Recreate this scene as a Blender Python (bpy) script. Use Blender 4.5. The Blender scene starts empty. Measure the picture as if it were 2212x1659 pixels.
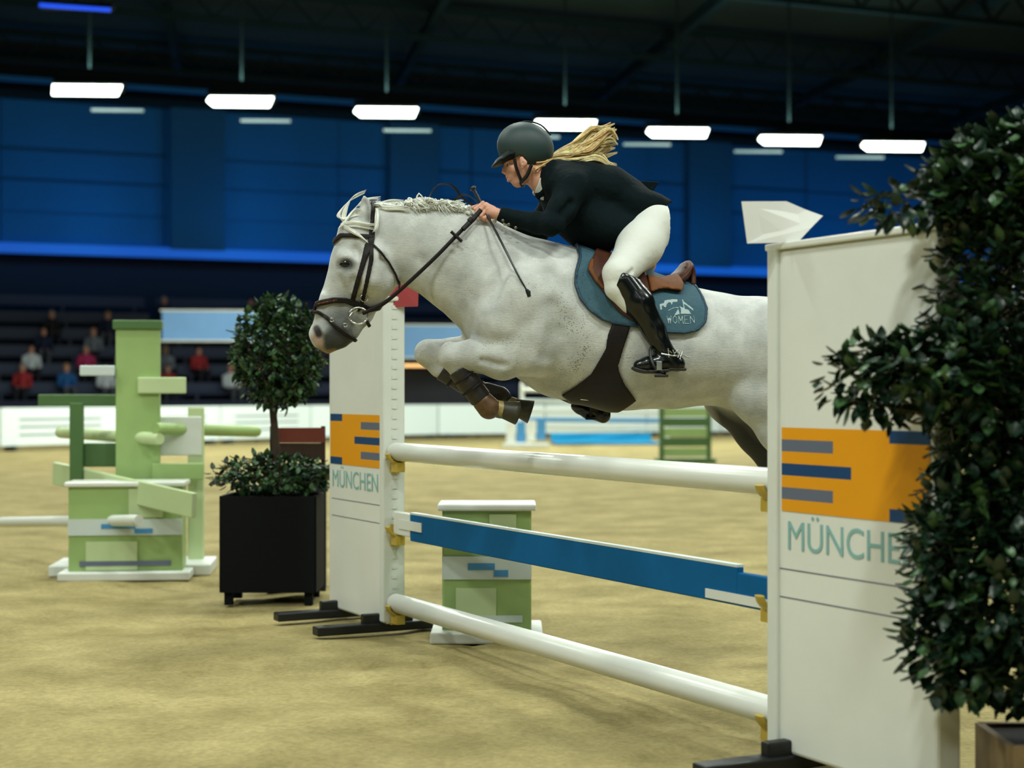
import bpy, bmesh, math, random
import numpy as np
from mathutils import Vector, Matrix

random.seed(7)
rng = np.random.default_rng(7)
SC = bpy.context.scene
COL = SC.collection
PI = math.pi

# ------------------------------------------------------------------ camera, light, exposure
F, CX, HY, CH = 3500.0, 1106.0, 850.0, 1.32      # focal length in pixels, centre column, horizon row, camera height
cam_d = bpy.data.cameras.new('camera')
cam_d.sensor_width = 36.0
cam_d.lens = 36.0 * F / 2212.0
cam_d.shift_y = (HY - 829.5) / 2212.0
cam_d.clip_end = 400
cam_d.dof.use_dof = True
cam_d.dof.focus_distance = 7.25
cam_d.dof.aperture_fstop = 1.8
cam = bpy.data.objects.new('camera', cam_d)
COL.objects.link(cam)
cam.location = (0, 0, CH)
cam.rotation_euler = (PI / 2, 0, 0)
SC.camera = cam

SC.view_settings.view_transform = 'Standard'
SC.view_settings.look = 'None'
SC.view_settings.exposure = 0.0
SC.view_settings.gamma = 1.0
SC.view_settings.use_curve_mapping = False

world = bpy.data.worlds.new('world')
SC.world = world
world.use_nodes = True
world.node_tree.nodes['Background'].inputs[0].default_value = (0.010, 0.030, 0.045, 1)
world.node_tree.nodes['Background'].inputs[1].default_value = 1.0

DW = Vector((0.927, 0.374, 0)).normalized()      # along the back wall (to the right, receding)
NW = Vector((DW.y, -DW.x, 0))                    # from the back wall towards the camera
LAMP0 = Vector((-9.7, 37.0, 0))                  # first lamp of the visible row
LZ = 8.3

def area(name, loc, size, power, color, target=None, sy=None, spread=PI):
    d = bpy.data.lights.new(name, 'AREA')
    d.energy = power
    d.color = color
    d.size = size
    if sy:
        d.shape = 'RECTANGLE'
        d.size_y = sy
    d.spread = spread
    o = bpy.data.objects.new(name, d)
    COL.objects.link(o)
    o.location = loc
    t = Vector(target) if target is not None else Vector((loc[0], loc[1], 0))
    o.rotation_euler = (t - Vector(loc)).to_track_quat('-Z', 'Y').to_euler()
    return o

LAMP_COL = (0.93, 1.0, 0.91)
# unseen overhead lamps added as fill: rows parallel to the visible one, towards and past the camera
for r, (dist, pw) in enumerate([(3, 130), (9, 300), (18, 270), (27, 310), (36, 390), (45, 135)]):
    mid = -(LAMP0 + NW * dist).x / DW.x              # lamp line crosses the camera's axis here
    for c in range(5):
        p = LAMP0 + DW * (mid - 11 + c * 5.0) + NW * dist
        area('hall_fill_lamp', (p.x, p.y, 8.6), 1.5, pw, LAMP_COL, sy=0.6)
# blue wash lamps on the back wall
for c in range(9):
    p = Vector((-20, 53.7, 0)) + DW * (c * 5.8) + NW * 3.4
    q = p - NW * 3.4
    area('wall_wash_lamp', (p.x, p.y, 6.6), 2.5, 52, (0.02, 0.40, 0.90), target=(q.x, q.y, 9.6), sy=0.5)

# ------------------------------------------------------------------ small helpers
def S(r, g, b):
    f = lambda c: c / 12.92 if c <= 0.04045 else ((c + 0.055) / 1.055) ** 2.4
    return (f(r / 255), f(g / 255), f(b / 255))

def mat(name, col, rough=0.5, metal=0.0, var=0.0, scale=8.0, bump=0.0, bscale=60.0, emit=None, estr=0.0, spec=0.5, sheen=0.0, stretch=None):
    m = bpy.data.materials.new(name)
    m.use_nodes = True
    nt = m.node_tree
    b = nt.nodes['Principled BSDF']
    b.inputs['Base Color'].default_value = (*col, 1)
    b.inputs['Roughness'].default_value = rough
    b.inputs['Metallic'].default_value = metal
    b.inputs['Specular IOR Level'].default_value = spec
    if sheen:
        b.inputs['Sheen Weight'].default_value = sheen
    if emit:
        b.inputs['Emission Color'].default_value = (*emit, 1)
        b.inputs['Emission Strength'].default_value = estr
    tc = nt.nodes.new('ShaderNodeTexCoord')
    vec = tc.outputs['Object']
    if stretch:
        mp = nt.nodes.new('ShaderNodeMapping')
        mp.inputs['Scale'].default_value = stretch
        nt.links.new(vec, mp.inputs['Vector'])
        vec = mp.outputs['Vector']
    if var:
        n = nt.nodes.new('ShaderNodeTexNoise')
        n.inputs['Scale'].default_value = scale
        n.inputs['Detail'].default_value = 5
        nt.links.new(vec, n.inputs['Vector'])
        r = nt.nodes.new('ShaderNodeValToRGB')
        lo = tuple(max(0, c * (1 - var)) for c in col)
        hi = tuple(min(1, c * (1 + var)) for c in col)
        r.color_ramp.elements[0].color = (*lo, 1)
        r.color_ramp.elements[1].color = (*hi, 1)
        r.color_ramp.elements[0].position = 0.3
        r.color_ramp.elements[1].position = 0.7
        nt.links.new(n.outputs['Fac'], r.inputs['Fac'])
        nt.links.new(r.outputs['Color'], b.inputs['Base Color'])
    if bump:
        n2 = nt.nodes.new('ShaderNodeTexNoise')
        n2.inputs['Scale'].default_value = bscale
        n2.inputs['Detail'].default_value = 4
        nt.links.new(vec, n2.inputs['Vector'])
        bp = nt.nodes.new('ShaderNodeBump')
        bp.inputs['Strength'].default_value = bump
        bp.inputs['Distance'].default_value = 0.02
        nt.links.new(n2.outputs['Fac'], bp.inputs['Height'])
        nt.links.new(bp.outputs['Normal'], b.inputs['Normal'])
    return m

def tag(o, label=None, cat=None, group=None, kind=None):
    if label: o['label'] = label
    if cat: o['category'] = cat
    if group: o['group'] = group
    if kind: o['kind'] = kind
    return o

def empty(name, loc=(0, 0, 0), rz=0.0, label=None, cat=None, group=None):
    o = bpy.data.objects.new(name, None)
    o.empty_display_size = 0.2
    COL.objects.link(o)
    o.location = loc
    o.rotation_euler = (0, 0, rz)
    return tag(o, label, cat, group)

def link_mesh(name, me, m, parent=None, loc=None, rz=None):
    o = bpy.data.objects.new(name, me)
    COL.objects.link(o)
    if m is not None and len(me.materials) == 0:
        me.materials.append(m)
    if parent is not None:
        o.parent = parent
    if loc is not None:
        o.location = loc
    if rz is not None:
        o.rotation_euler = (0, 0, rz)
    return o

def np_mesh(name, V, Q, smooth=True, col=None):
    me = bpy.data.meshes.new(name)
    n, f = len(V), len(Q)
    w = Q.shape[1]
    me.vertices.add(n)
    me.vertices.foreach_set('co', np.ascontiguousarray(V, dtype=np.float32).ravel())
    me.loops.add(f * w)
    me.loops.foreach_set('vertex_index', np.ascontiguousarray(Q, dtype=np.int32).ravel())
    me.polygons.add(f)
    me.polygons.foreach_set('loop_start', np.arange(0, f * w, w, dtype=np.int32))
    try:
        me.polygons.foreach_set('loop_total', np.full(f, w, dtype=np.int32))
    except Exception:
        pass
    me.update(calc_edges=True)
    me.polygons.foreach_set('use_smooth', np.full(f, smooth, dtype=bool))
    if col is not None:
        a = me.color_attributes.new('tint', 'FLOAT_COLOR', 'POINT')
        c4 = np.ones((n, 4), dtype=np.float32)
        c4[:, :3] = col
        a.data.foreach_set('color', c4.ravel())
    me.validate()
    return me

def catmull(pts, n=6):
    P = [np.array(p, float) for p in pts]
    if len(P) < 3:
        return [P[0] + (P[-1] - P[0]) * i / n for i in range(n + 1)]
    P = [2 * P[0] - P[1]] + P + [2 * P[-1] - P[-2]]
    out = []
    for i in range(1, len(P) - 2):
        for j in range(n):
            t = j / n
            a, b, c, d = P[i - 1], P[i], P[i + 1], P[i + 2]
            out.append(0.5 * ((2 * b) + (c - a) * t + (2 * a - 5 * b + 4 * c - d) * t * t + (3 * b - a - 3 * c + d) * t ** 3))
    out.append(P[-2])
    return out

class MB:
    """collects plain shapes and links them as one mesh"""
    def __init__(s):
        s.v, s.f, s.m, s.sm = [], [], [], []
        s.mi, s.smooth = 0, False
    def add(s, vs, fs, smooth=None):
        o = len(s.v)
        s.v += [tuple(map(float, v)) for v in vs]
        for f in fs:
            s.f.append(tuple(i + o for i in f))
            s.m.append(s.mi)
            s.sm.append(s.smooth if smooth is None else smooth)
    def box(s, c, d, rz=0.0, ry=0.0, rx=0.0):
        R = Matrix.Rotation(rz, 3, 'Z') @ Matrix.Rotation(ry, 3, 'Y') @ Matrix.Rotation(rx, 3, 'X')
        vs = [Vector(c) + R @ Vector((x * d[0] / 2, y * d[1] / 2, z * d[2] / 2)) for x in (-1, 1) for y in (-1, 1) for z in (-1, 1)]
        s.add(vs, [(0, 1, 3, 2), (4, 6, 7, 5), (0, 4, 5, 1), (2, 3, 7, 6), (0, 2, 6, 4), (1, 5, 7, 3)], False)
    def bar(s, a, b, w, h):
        """box beam between two points, w sideways, h upwards"""
        a, b = Vector(a), Vector(b)
        d = (b - a).normalized()
        up = Vector((0, 0, 1)) if abs(d.z) < 0.95 else Vector((0, 1, 0))
        sd = d.cross(up).normalized()
        up = sd.cross(d)
        vs = [p + sd * (i * w / 2) + up * (j * h / 2) for p in (a, b) for i in (-1, 1) for j in (-1, 1)]
        s.add(vs, [(0, 1, 3, 2), (4, 6, 7, 5), (0, 4, 5, 1), (2, 3, 7, 6), (0, 2, 6, 4), (1, 5, 7, 3)], False)
    def tube(s, pts, rad, n=10, flat=1.0, cap=True, flatdir=None):
        P = [Vector(p) for p in pts]
        k = len(P)
        rs = rad if hasattr(rad, '__len__') else [rad] * k
        up = Vector(flatdir) if flatdir is not None else None
        vs = []
        prev = None
        for i, p in enumerate(P):
            d = (P[min(i + 1, k - 1)] - P[max(i - 1, 0)])
            d = d.normalized() if d.length > 1e-9 else Vector((0, 0, 1))
            if up is not None:
                a = up - d * up.dot(d)
            elif prev is None:
                a = Vector((0, 0, 1)) if abs(d.z) < 0.9 else Vector((0, 1, 0))
                a = a - d * a.dot(d)
            else:
                a = prev - d * prev.dot(d)
            if a.length < 1e-6:
                a = d.orthogonal()
            a.normalize()
            prev = a
            b = d.cross(a)
            for j in range(n):
                t = 2 * PI * j / n
                vs.append(p + a * (math.cos(t) * rs[i] * flat) + b * (math.sin(t) * rs[i]))
        fs = [(i * n + j, i * n + (j + 1) % n, (i + 1) * n + (j + 1) % n, (i + 1) * n + j) for i in range(k - 1) for j in range(n)]
        s.add(vs, fs, True)
        if cap:
            s.add(vs[:n], [tuple(range(n - 1, -1, -1))], False)
            s.add(vs[-n:], [tuple(range(n))], False)
    def lathe(s, prof, n=20, c=(0, 0, 0)):
        vs = [(c[0] + r * math.cos(2 * PI * j / n), c[1] + r * math.sin(2 * PI * j / n), c[2] + z) for r, z in prof for j in range(n)]
        k = len(prof)
        s.add(vs, [(i * n + j, i * n + (j + 1) % n, (i + 1) * n + (j + 1) % n, (i + 1) * n + j) for i in range(k - 1) for j in range(n)], True)
    def prism(s, poly, ax, thick, origin, ux, uy):
        """polygon (u,v) in the plane origin+u*ux+v*uy, extruded along ax"""
        o, ux, uy, ax = Vector(origin), Vector(ux), Vector(uy), Vector(ax)
        n = len(poly)
        a = [o + ux * u + uy * v for u, v in poly]
        b = [p + ax * thick for p in a]
        s.add(a + b, [tuple(range(n - 1, -1, -1)), tuple(range(n, 2 * n))] + [(i, (i + 1) % n, n + (i + 1) % n, n + i) for i in range(n)], False)
    def ball(s, c, r, n=10, m=7, sc=(1, 1, 1)):
        prof = [(math.sin(PI * i / m), -math.cos(PI * i / m)) for i in range(m + 1)]
        vs = [(c[0] + r * sc[0] * p * math.cos(2 * PI * j / n), c[1] + r * sc[1] * p * math.sin(2 * PI * j / n), c[2] + r * sc[2] * q) for p, q in prof for j in range(n)]
        s.add(vs, [(i * n + j, i * n + (j + 1) % n, (i + 1) * n + (j + 1) % n, (i + 1) * n + j) for i in range(m) for j in range(n)], True)
    def mesh(s, name):
        me = bpy.data.meshes.new(name)
        me.from_pydata(s.v, [], s.f)
        me.update()
        me.polygons.foreach_set('use_smooth', s.sm)
        me.polygons.foreach_set('material_index', s.m)
        return me
    def build(s, name, mats, parent=None, loc=None, rz=None, bevel=0.0):
        me = s.mesh(name)
        for m in (mats if isinstance(mats, (list, tuple)) else [mats]):
            me.materials.append(m)
        o = link_mesh(name, me, None, parent, loc, rz)
        if bevel:
            bv = o.modifiers.new('bevel', 'BEVEL')
            bv.width = bevel
            bv.segments = 2
            bv.limit_method = 'ANGLE'
        return o

def px(x, y, Y):
    """point seen at pixel (x, y) at depth Y"""
    return Vector(((x - CX) / F * Y, Y, CH - (y - HY) / F * Y))

# ------------------------------------------------------------------ sculpting: distance fields and surface nets
class Field:
    def __init__(s, lo, hi, h):
        s.lo, s.h = np.array(lo, float), h
        s.n = [int(math.ceil((hi[i] - lo[i]) / h)) + 1 for i in range(3)]
        s.ax = [(lo[i] + h * np.arange(s.n[i])).astype(np.float32) for i in range(3)]
        s.D = np.full(s.n, 1.0, np.float32)
    def sub(s, lo, hi):
        sl = []
        for i in range(3):
            a = max(0, int((lo[i] - s.lo[i]) / s.h))
            b = min(s.n[i], int((hi[i] - s.lo[i]) / s.h) + 2)
            if b <= a:
                return None, None
            sl.append(slice(a, b))
        g = (s.ax[0][sl[0]][:, None, None], s.ax[1][sl[1]][None, :, None], s.ax[2][sl[2]][None, None, :])
        return tuple(sl), g
    def put(s, sl, d, k, op):
        D = s.D[sl]
        if op == 'u':
            if k > 0:
                hh = np.maximum(k - np.abs(D - d), 0) / k
                s.D[sl] = np.minimum(D, d) - hh * hh * k * 0.25
            else:
                s.D[sl] = np.minimum(D, d)
        elif op == 'cut':
            e = -d
            hh = np.maximum(k - np.abs(D - e), 0) / k if k > 0 else 0
            s.D[sl] = np.maximum(D, e) + hh * hh * k * 0.25
    def cone(s, a, b, ra, rb, sa=1.0, sb=None, k=0.03, op='u'):
        sb = sa if sb is None else sb
        a, b = np.array(a, float), np.array(b, float)
        m = 2.5 * max(k, 0.012) + 0.02
        ext = np.array([1, max(1, sa, sb), 1])
        lo = np.minimum(a - ra * ext, b - rb * ext) - m
        hi = np.maximum(a + ra * ext, b + rb * ext) + m
        sl, g = s.sub(lo, hi)
        if sl is None:
            return
        ba = b - a
        bb = float(ba @ ba)
        x, y, z = g[0] - a[0], g[1] - a[1], g[2] - a[2]
        if bb < 1e-10:
            d = np.sqrt(x * x + (y / sa) ** 2 + z * z) - ra
        else:
            t = np.clip((x * ba[0] + y * ba[1] + z * ba[2]) / bb, 0, 1)
            x = x - t * ba[0]
            y = (y - t * ba[1]) / (sa + (sb - sa) * t)
            z = z - t * ba[2]
            d = np.sqrt(x * x + y * y + z * z) - (ra + (rb - ra) * t)
        s.put(sl, d.astype(np.float32), k, op)
    def ell(s, c, r, ang=0.0, k=0.03, op='u', yaw=0.0):
        c = np.array(c, float)
        R = max(r)
        m = 2.5 * max(k, 0.012) + 0.02
        sl, g = s.sub(c - R - m, c + R + m)
        if sl is None:
            return
        x, y, z = g[0] - c[0], g[1] - c[1], g[2] - c[2]
        if yaw:
            x, y = x * math.cos(yaw) + y * math.sin(yaw), -x * math.sin(yaw) + y * math.cos(yaw)
        ca, sa = math.cos(ang), math.sin(ang)
        u, w = x * ca + z * sa, -x * sa + z * ca
        q = np.sqrt((u / r[0]) ** 2 + (y / r[1]) ** 2 + (w / r[2]) ** 2)
        q2 = np.sqrt((u / r[0] ** 2) ** 2 + (y / r[1] ** 2) ** 2 + (w / r[2] ** 2) ** 2)
        d = q * (q - 1) / np.maximum(q2, 1e-6)
        s.put(sl, d.astype(np.float32), k, op)
    def normed(s):
        gx, gy, gz = np.gradient(s.D, s.h)
        return s.D / np.clip(np.sqrt(gx * gx + gy * gy + gz * gz), 0.25, 3.0)
    def mesh(s, D=None, smooth=1):
        return surface_nets(s.D if D is None else D, s.lo, s.h, smooth)

def surface_nets(D, lo, h, smooth=1):
    I = D < 0
    nx, ny, nz = D.shape
    cs = np.zeros((nx - 1, ny - 1, nz - 1), np.uint8)
    for i in (0, 1):
        for j in (0, 1):
            for k in (0, 1):
                cs += I[i:nx - 1 + i, j:ny - 1 + j, k:nz - 1 + k]
    act = (cs > 0) & (cs < 8)
    idx = np.full(act.shape, -1, np.int64)
    c = np.argwhere(act)
    idx[act] = np.arange(len(c))
    acc = np.zeros((len(c), 3))
    cnt = np.zeros(len(c))
    co = [np.array([i, j, k]) for i in (0, 1) for j in (0, 1) for k in (0, 1)]
    vals = {tuple(o): D[c[:, 0] + o[0], c[:, 1] + o[1], c[:, 2] + o[2]].astype(float) for o in co}
    for o in co:
        for a in range(3):
            if o[a] == 0:
                p = o.copy()
                p[a] = 1
                v0, v1 = vals[tuple(o)], vals[tuple(p)]
                m = (v0 < 0) != (v1 < 0)
                t = np.where(m, v0 / np.where(m, v0 - v1, 1), 0)
                for q in range(3):
                    acc[:, q] += np.where(m, o[q] + (t if q == a else 0), 0)
                cnt += m
    V = c + acc / cnt[:, None]
    quads = []
    for a in range(3):
        b, d = (a + 1) % 3, (a + 2) % 3
        s0, s1 = [slice(None)] * 3, [slice(None)] * 3
        s0[a], s1[a] = slice(0, -1), slice(1, None)
        m = I[tuple(s0)] != I[tuple(s1)]
        e = np.argwhere(m)
        e = e[(e[:, b] > 0) & (e[:, d] > 0) & (e[:, b] < D.shape[b] - 1) & (e[:, d] < D.shape[d] - 1)]
        ins = I[e[:, 0], e[:, 1], e[:, 2]]
        def at(db, dd):
            q = e.copy()
            q[:, b] -= db
            q[:, d] -= dd
            return idx[q[:, 0], q[:, 1], q[:, 2]]
        Q = np.stack([at(1, 1), at(0, 1), at(0, 0), at(1, 0)], 1)
        Q[~ins] = Q[~ins][:, ::-1]
        quads.append(Q)
    Q = np.concatenate(quads)
    V = V.astype(float)
    if smooth and len(Q):
        E = np.concatenate([Q[:, [0, 1]], Q[:, [1, 2]], Q[:, [2, 3]], Q[:, [3, 0]]])
        E = np.concatenate([E, E[:, ::-1]])
        deg = np.bincount(E[:, 0], minlength=len(V)).astype(float)
        for it in range(smooth):
            N = np.stack([np.bincount(E[:, 0], V[E[:, 1], q], minlength=len(V)) for q in range(3)], 1) / np.maximum(deg, 1)[:, None]
            V = V * 0.45 + N * 0.55
    return V * h + np.array(lo), Q

def strip2(X, Y, pts, hw):
    """distance to a polyline (pixels) minus half width"""
    d = np.full(np.broadcast(X, Y).shape, 1e9)
    hws = hw if hasattr(hw, '__len__') else [hw] * len(pts)
    for i in range(len(pts) - 1):
        ax, ay = pts[i][:2]
        bx, by = pts[i + 1][:2]
        L = (bx - ax) ** 2 + (by - ay) ** 2
        t = np.clip(((X - ax) * (bx - ax) + (Y - ay) * (by - ay)) / L, 0, 1)
        d = np.minimum(d, np.hypot(X - ax - t * (bx - ax), Y - ay - t * (by - ay)) - (hws[i] + (hws[i + 1] - hws[i]) * t))
    return d

def poly2(X, Y, pts):
    d = np.full(np.broadcast(X, Y).shape, 1e9)
    ins = np.zeros(d.shape, bool)
    n = len(pts)
    for i in range(n):
        ax, ay = pts[i]
        bx, by = pts[(i + 1) % n]
        L = (bx - ax) ** 2 + (by - ay) ** 2
        t = np.clip(((X - ax) * (bx - ax) + (Y - ay) * (by - ay)) / L, 0, 1)
        d = np.minimum(d, np.hypot(X - ax - t * (bx - ax), Y - ay - t * (by - ay)))
        c = ((ay > Y) != (by > Y)) & (X < (bx - ax) * (Y - ay) / (by - ay + 1e-12) + ax)
        ins ^= c
    return np.where(ins, -d, d)

# ------------------------------------------------------------------ horse frame: x towards the tail, y to the far side, z up
TH = math.radians(8)
HO = Vector(((1250 - CX) / F * 7.4, 7.4, 0))
HX = Vector((math.cos(TH), math.sin(TH), 0))
HYv = Vector((-math.sin(TH), math.cos(TH), 0))

def hp(x, y, off=0.0):
    """horse-frame point seen at pixel (x, y), lying off metres beyond the horse's middle plane; also metres per pixel there"""
    d = Vector(((x - CX) / F, 1.0, -(y - HY) / F))
    t = (off + HO.dot(HYv)) / d.dot(HYv)
    p = Vector((d.x * t, d.y * t, 0)) - HO
    return np.array([p.dot(HX), off, CH + d.z * t]), t / F

def hv(x, y, off=0.0):
    return Vector(hp(x, y, off)[0])

def chain(f, pts, k=0.03, op='u', grow=0.0):
    """pts: (px, py, radius px, offset m, lateral scale)"""
    q = []
    for p in pts:
        off = p[3] if len(p) > 3 else 0.0
        sc = p[4] if len(p) > 4 else 1.0
        c, s = hp(p[0], p[1], off)
        q.append((c, p[2] * s + grow, sc))
    if len(q) == 1:
        f.cone(q[0][0], q[0][0], q[0][1], q[0][1], q[0][2], k=k, op=op)
    for a, b in zip(q, q[1:]):
        f.cone(a[0], b[0], a[1], b[1], a[2], b[2], k=k, op=op)

def both(f, pts, k=0.03, op='u', grow=0.0):
    chain(f, pts, k, op, grow)
    q = []
    for p in pts:                      # the far side mirrors the near side across the middle plane
        c, s = hp(p[0], p[1], p[3])
        q.append((np.array([c[0], -c[1], c[2]]), p[2] * s + grow, p[4] if len(p) > 4 else 1.0))
    if len(q) == 1:
        f.cone(q[0][0], q[0][0], q[0][1], q[0][1], q[0][2], k=k, op=op)
    for a, b in zip(q, q[1:]):
        f.cone(a[0], b[0], a[1], b[1], a[2], b[2], k=k, op=op)

def field_px(x0, y0, x1, y1, w0, w1, h):
    a, b = hp(x0, y1, w0)[0], hp(x1, y0, w0)[0]
    return Field((a[0], w0, a[2]), (b[0], w1, b[2]), h)

def grid_px(f, off):
    """pixel column and row of every (x, z) of the field, taken on the plane y = off"""
    x, z = f.ax[0][:, None].astype(float), f.ax[2][None, :].astype(float)
    wx = HO.x + HX.x * x + HYv.x * off
    wy = HO.y + HX.y * x + HYv.y * off
    return CX + F * wx / wy + 0 * z, HY - F * (z - CH) / wy

def horse_trunk(f):
    chain(f, [(815, 494, 53, 0, .72), (838, 513, 71, 0, .55), (873, 524, 80, 0, .52), (953, 544, 97, 0, .54), (1022, 580, 110, 0, .60),
              (1095, 630, 124, 0, .82), (1165, 667, 143, 0, .92), (1235, 701, 158, 0, .88), (1350, 736, 146, 0, 1.04),
              (1450, 748, 131, 0, 1.06), (1530, 752, 117, 0, 1.10), (1640, 768, 122, 0, 1.06), (1697, 787, 106, 0, .95)], 0.05)
    both(f, [(1120, 640, 70, -.150), (1085, 700, 62, -.155)], 0.09)                   # shoulder blade
    both(f, [(1065, 690, 52, -.095), (1050, 720, 36, -.09)], 0.05)                    # breast
    both(f, [(1160, 600, 48, -.12), (1172, 720, 50, -.185)], 0.06)
    both(f, [(1228, 690, 12, -.325), (1226, 760, 13, -.325), (1212, 822, 10, -.30)], 0.06, 'cut')
    both(f, [(1245, 610, 14, -.30), (1268, 640, 12, -.33)], 0.08, 'cut')                     # back of the shoulder
    both(f, [(1640, 730, 70, -.13), (1700, 800, 64, -.13)], 0.07)                     # croup and buttock
    # neck furrow
    both(f, [(905, 560, 9, -.118), (960, 600, 12, -.155), (1010, 640, 10, -.185)], 0.035, 'cut')
    both(f, [(1105, 560, 6, -.215), (1060, 640, 6, -.24)], 0.07, 'cut')

def horse_legs(f):
    # forearms, folded: near, then far
    chain(f, [(1145, 742, 64, -.16), (1085, 772, 47, -.175, .9), (1022, 768, 33, -.165, .95), (978, 768, 28, -.16, .95)], 0.03)
    chain(f, [(1172, 782, 28, -.185), (1150, 770, 42, -.185), (1165, 720, 44, -.185)], 0.03)
    chain(f, [(968, 752, 13, -.16), (963, 772, 12, -.16)], 0.02)
    chain(f, [(975, 772, 27, -.16), (996, 806, 19.5, -.155, .8), (1030, 852, 18, -.15, .75), (1052, 876, 21, -.145, .85)], 0.018)
    chain(f, [(1052, 876, 20, -.145, .85), (1082, 888, 17, -.135)], 0.012)
    chain(f, [(1125, 742, 58, .15), (1050, 762, 44, .16), (985, 765, 34, .16), (926, 762, 29, .16, .95)], 0.03)
    chain(f, [(924, 764, 28, .16), (948, 794, 20, .155, .8), (1030, 842, 18, .14, .75), (1064, 858, 21, .13, .85)], 0.018)
    chain(f, [(1064, 858, 20, .13, .85), (1104, 878, 17, .12)], 0.012)
    # hind legs
    chain(f, [(1660, 778, 104, -.11, .9), (1640, 852, 60, -.15, .85), (1682, 930, 42, -.15, .8), (1718, 1000, 29, -.145, .8)], 0.05)
    chain(f, [(1718, 1000, 27, -.145, .8), (1790, 992, 20, -.14, .8), (1850, 972, 21, -.135, .9), (1878, 985, 17, -.13)], 0.016)
    chain(f, [(1742, 984, 14, -.145), (1712, 1006, 18, -.145)], 0.02)
    chain(f, [(1600, 800, 88, .11, .9), (1580, 858, 56, .15, .85), (1632, 935, 40, .15, .8), (1668, 1002, 29, .145, .8)], 0.05)
    chain(f, [(1668, 1002, 27, .145, .8), (1740, 998, 20, .14, .8), (1800, 978, 21, .135, .9), (1830, 992, 17, .13)], 0.016)
    chain(f, [(1692, 986, 14, .145), (1664, 1008, 18, .145)], 0.02)
    # tendons and muscle lines on the near forearm
    chain(f, [(1090, 790, 5, -.262), (1040, 778, 4, -.232)], 0.02, 'cut')
    chain(f, [(1180, 770, 10, -.30), (1200, 720, 10, -.31), (1195, 660, 10, -.31)], 0.05, 'cut')

def horse_head(f):
    chain(f, [(778, 512, 50, 0, .95), (764, 568, 49, 0, 1.02), (737, 655, 46, 0, .60), (722, 700, 43, 0, .62), (704, 722, 35, 0, .86)], 0.02)
    chain(f, [(806, 520, 50, 0, .80), (803, 590, 58, 0, .80), (776, 672, 30, 0, .62), (750, 712, 24, 0, .66), (735, 731, 20, 0, .82)], 0.03)
    chain(f, [(735, 733, 18, 0, .9), (709, 750, 14, 0, 1.0)], 0.012)                  # lower lip
    chain(f, [(689, 722, 20, 0, 1.1), (691, 738, 13, 0, 1.2)], 0.015)                 # upper lip
    both(f, [(698, 717, 13, -.044), (704, 700, 10, -.044)], 0.02)                     # nostril flare
    both(f, [(744, 556, 15, -.078), (762, 556, 10, -.082)], 0.025)                    # brow
    both(f, [(742, 588, 8, -.088), (760, 630, 7, -.074)], 0.03)                       # cheek ridge
    both(f, [(805, 560, 34, -.072), (798, 600, 36, -.07)], 0.05)                      # jowl
    both(f, [(700, 640, 8, -.03), (688, 678, 8, -.03)], 0.02)                         # nasal bone
    both(f, [(794, 480, 17, -.062), (793, 458, 13.5, -.068, .8), (789, 436, 8.5, -.066, .7), (786.5, 424, 2.5, -.064)], 0.012)   # ears
    both(f, [(796, 474, 7, -.098), (795, 452, 6, -.098), (790, 436, 3, -.085)], 0.012, 'cut')
    both(f, [(746.6, 570, 9.5, -.108, .7)], 0.012, 'cut')                             # eye sockets
    both(f, [(684, 711, 7.5, -.078), (688, 722, 9, -.078)], 0.010, 'cut')             # nostrils
    both(f, [(694, 746.5, 2.2, -.055), (706, 754, 2.2, -.060), (722, 744, 2.2, -.062), (745, 714, 2.0, -.070)], 0.008, 'cut')  # mouth
    both(f, [(764, 612, 9, -.112), (742, 655, 9, -.092), (728, 680, 7, -.088)], 0.035, 'cut')
    both(f, [(736, 573, 3.4, -.088), (741, 563, 4.2, -.092), (750, 559.5, 4.4, -.094), (759, 566, 3.6, -.094)], 0.008)
    both(f, [(738, 578, 2.6, -.088), (748, 581.5, 3.0, -.091), (757, 577, 2.6, -.093)], 0.010)
    both(f, [(828, 560, 8, -.118), (846, 590, 8, -.112), (852, 612, 7, -.095)], 0.03, 'cut')
    both(f, [(775, 548, 7, -.112), (768, 538, 6, -.105)], 0.03, 'cut')
    both(f, [(724, 690, 7, -.088), (708, 694, 6, -.078)], 0.03, 'cut')

def smooth01(d, w):
    return np.clip(0.5 - d / (2 * w), 0, 1)

def local_px(V):
    wx = HO.x + HX.x * V[:, 0] + HYv.x * V[:, 1]
    wy = HO.y + HX.y * V[:, 0] + HYv.y * V[:, 1]
    return CX + F * wx / wy, HY - F * (V[:, 2] - CH) / wy

def near_px(V):
    """pixel column and row of the mirrored near-side copy of each point (so both sides are coloured alike)"""
    M = V.copy()
    M[:, 1] = -np.abs(M[:, 1])
    return local_px(M)

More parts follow.
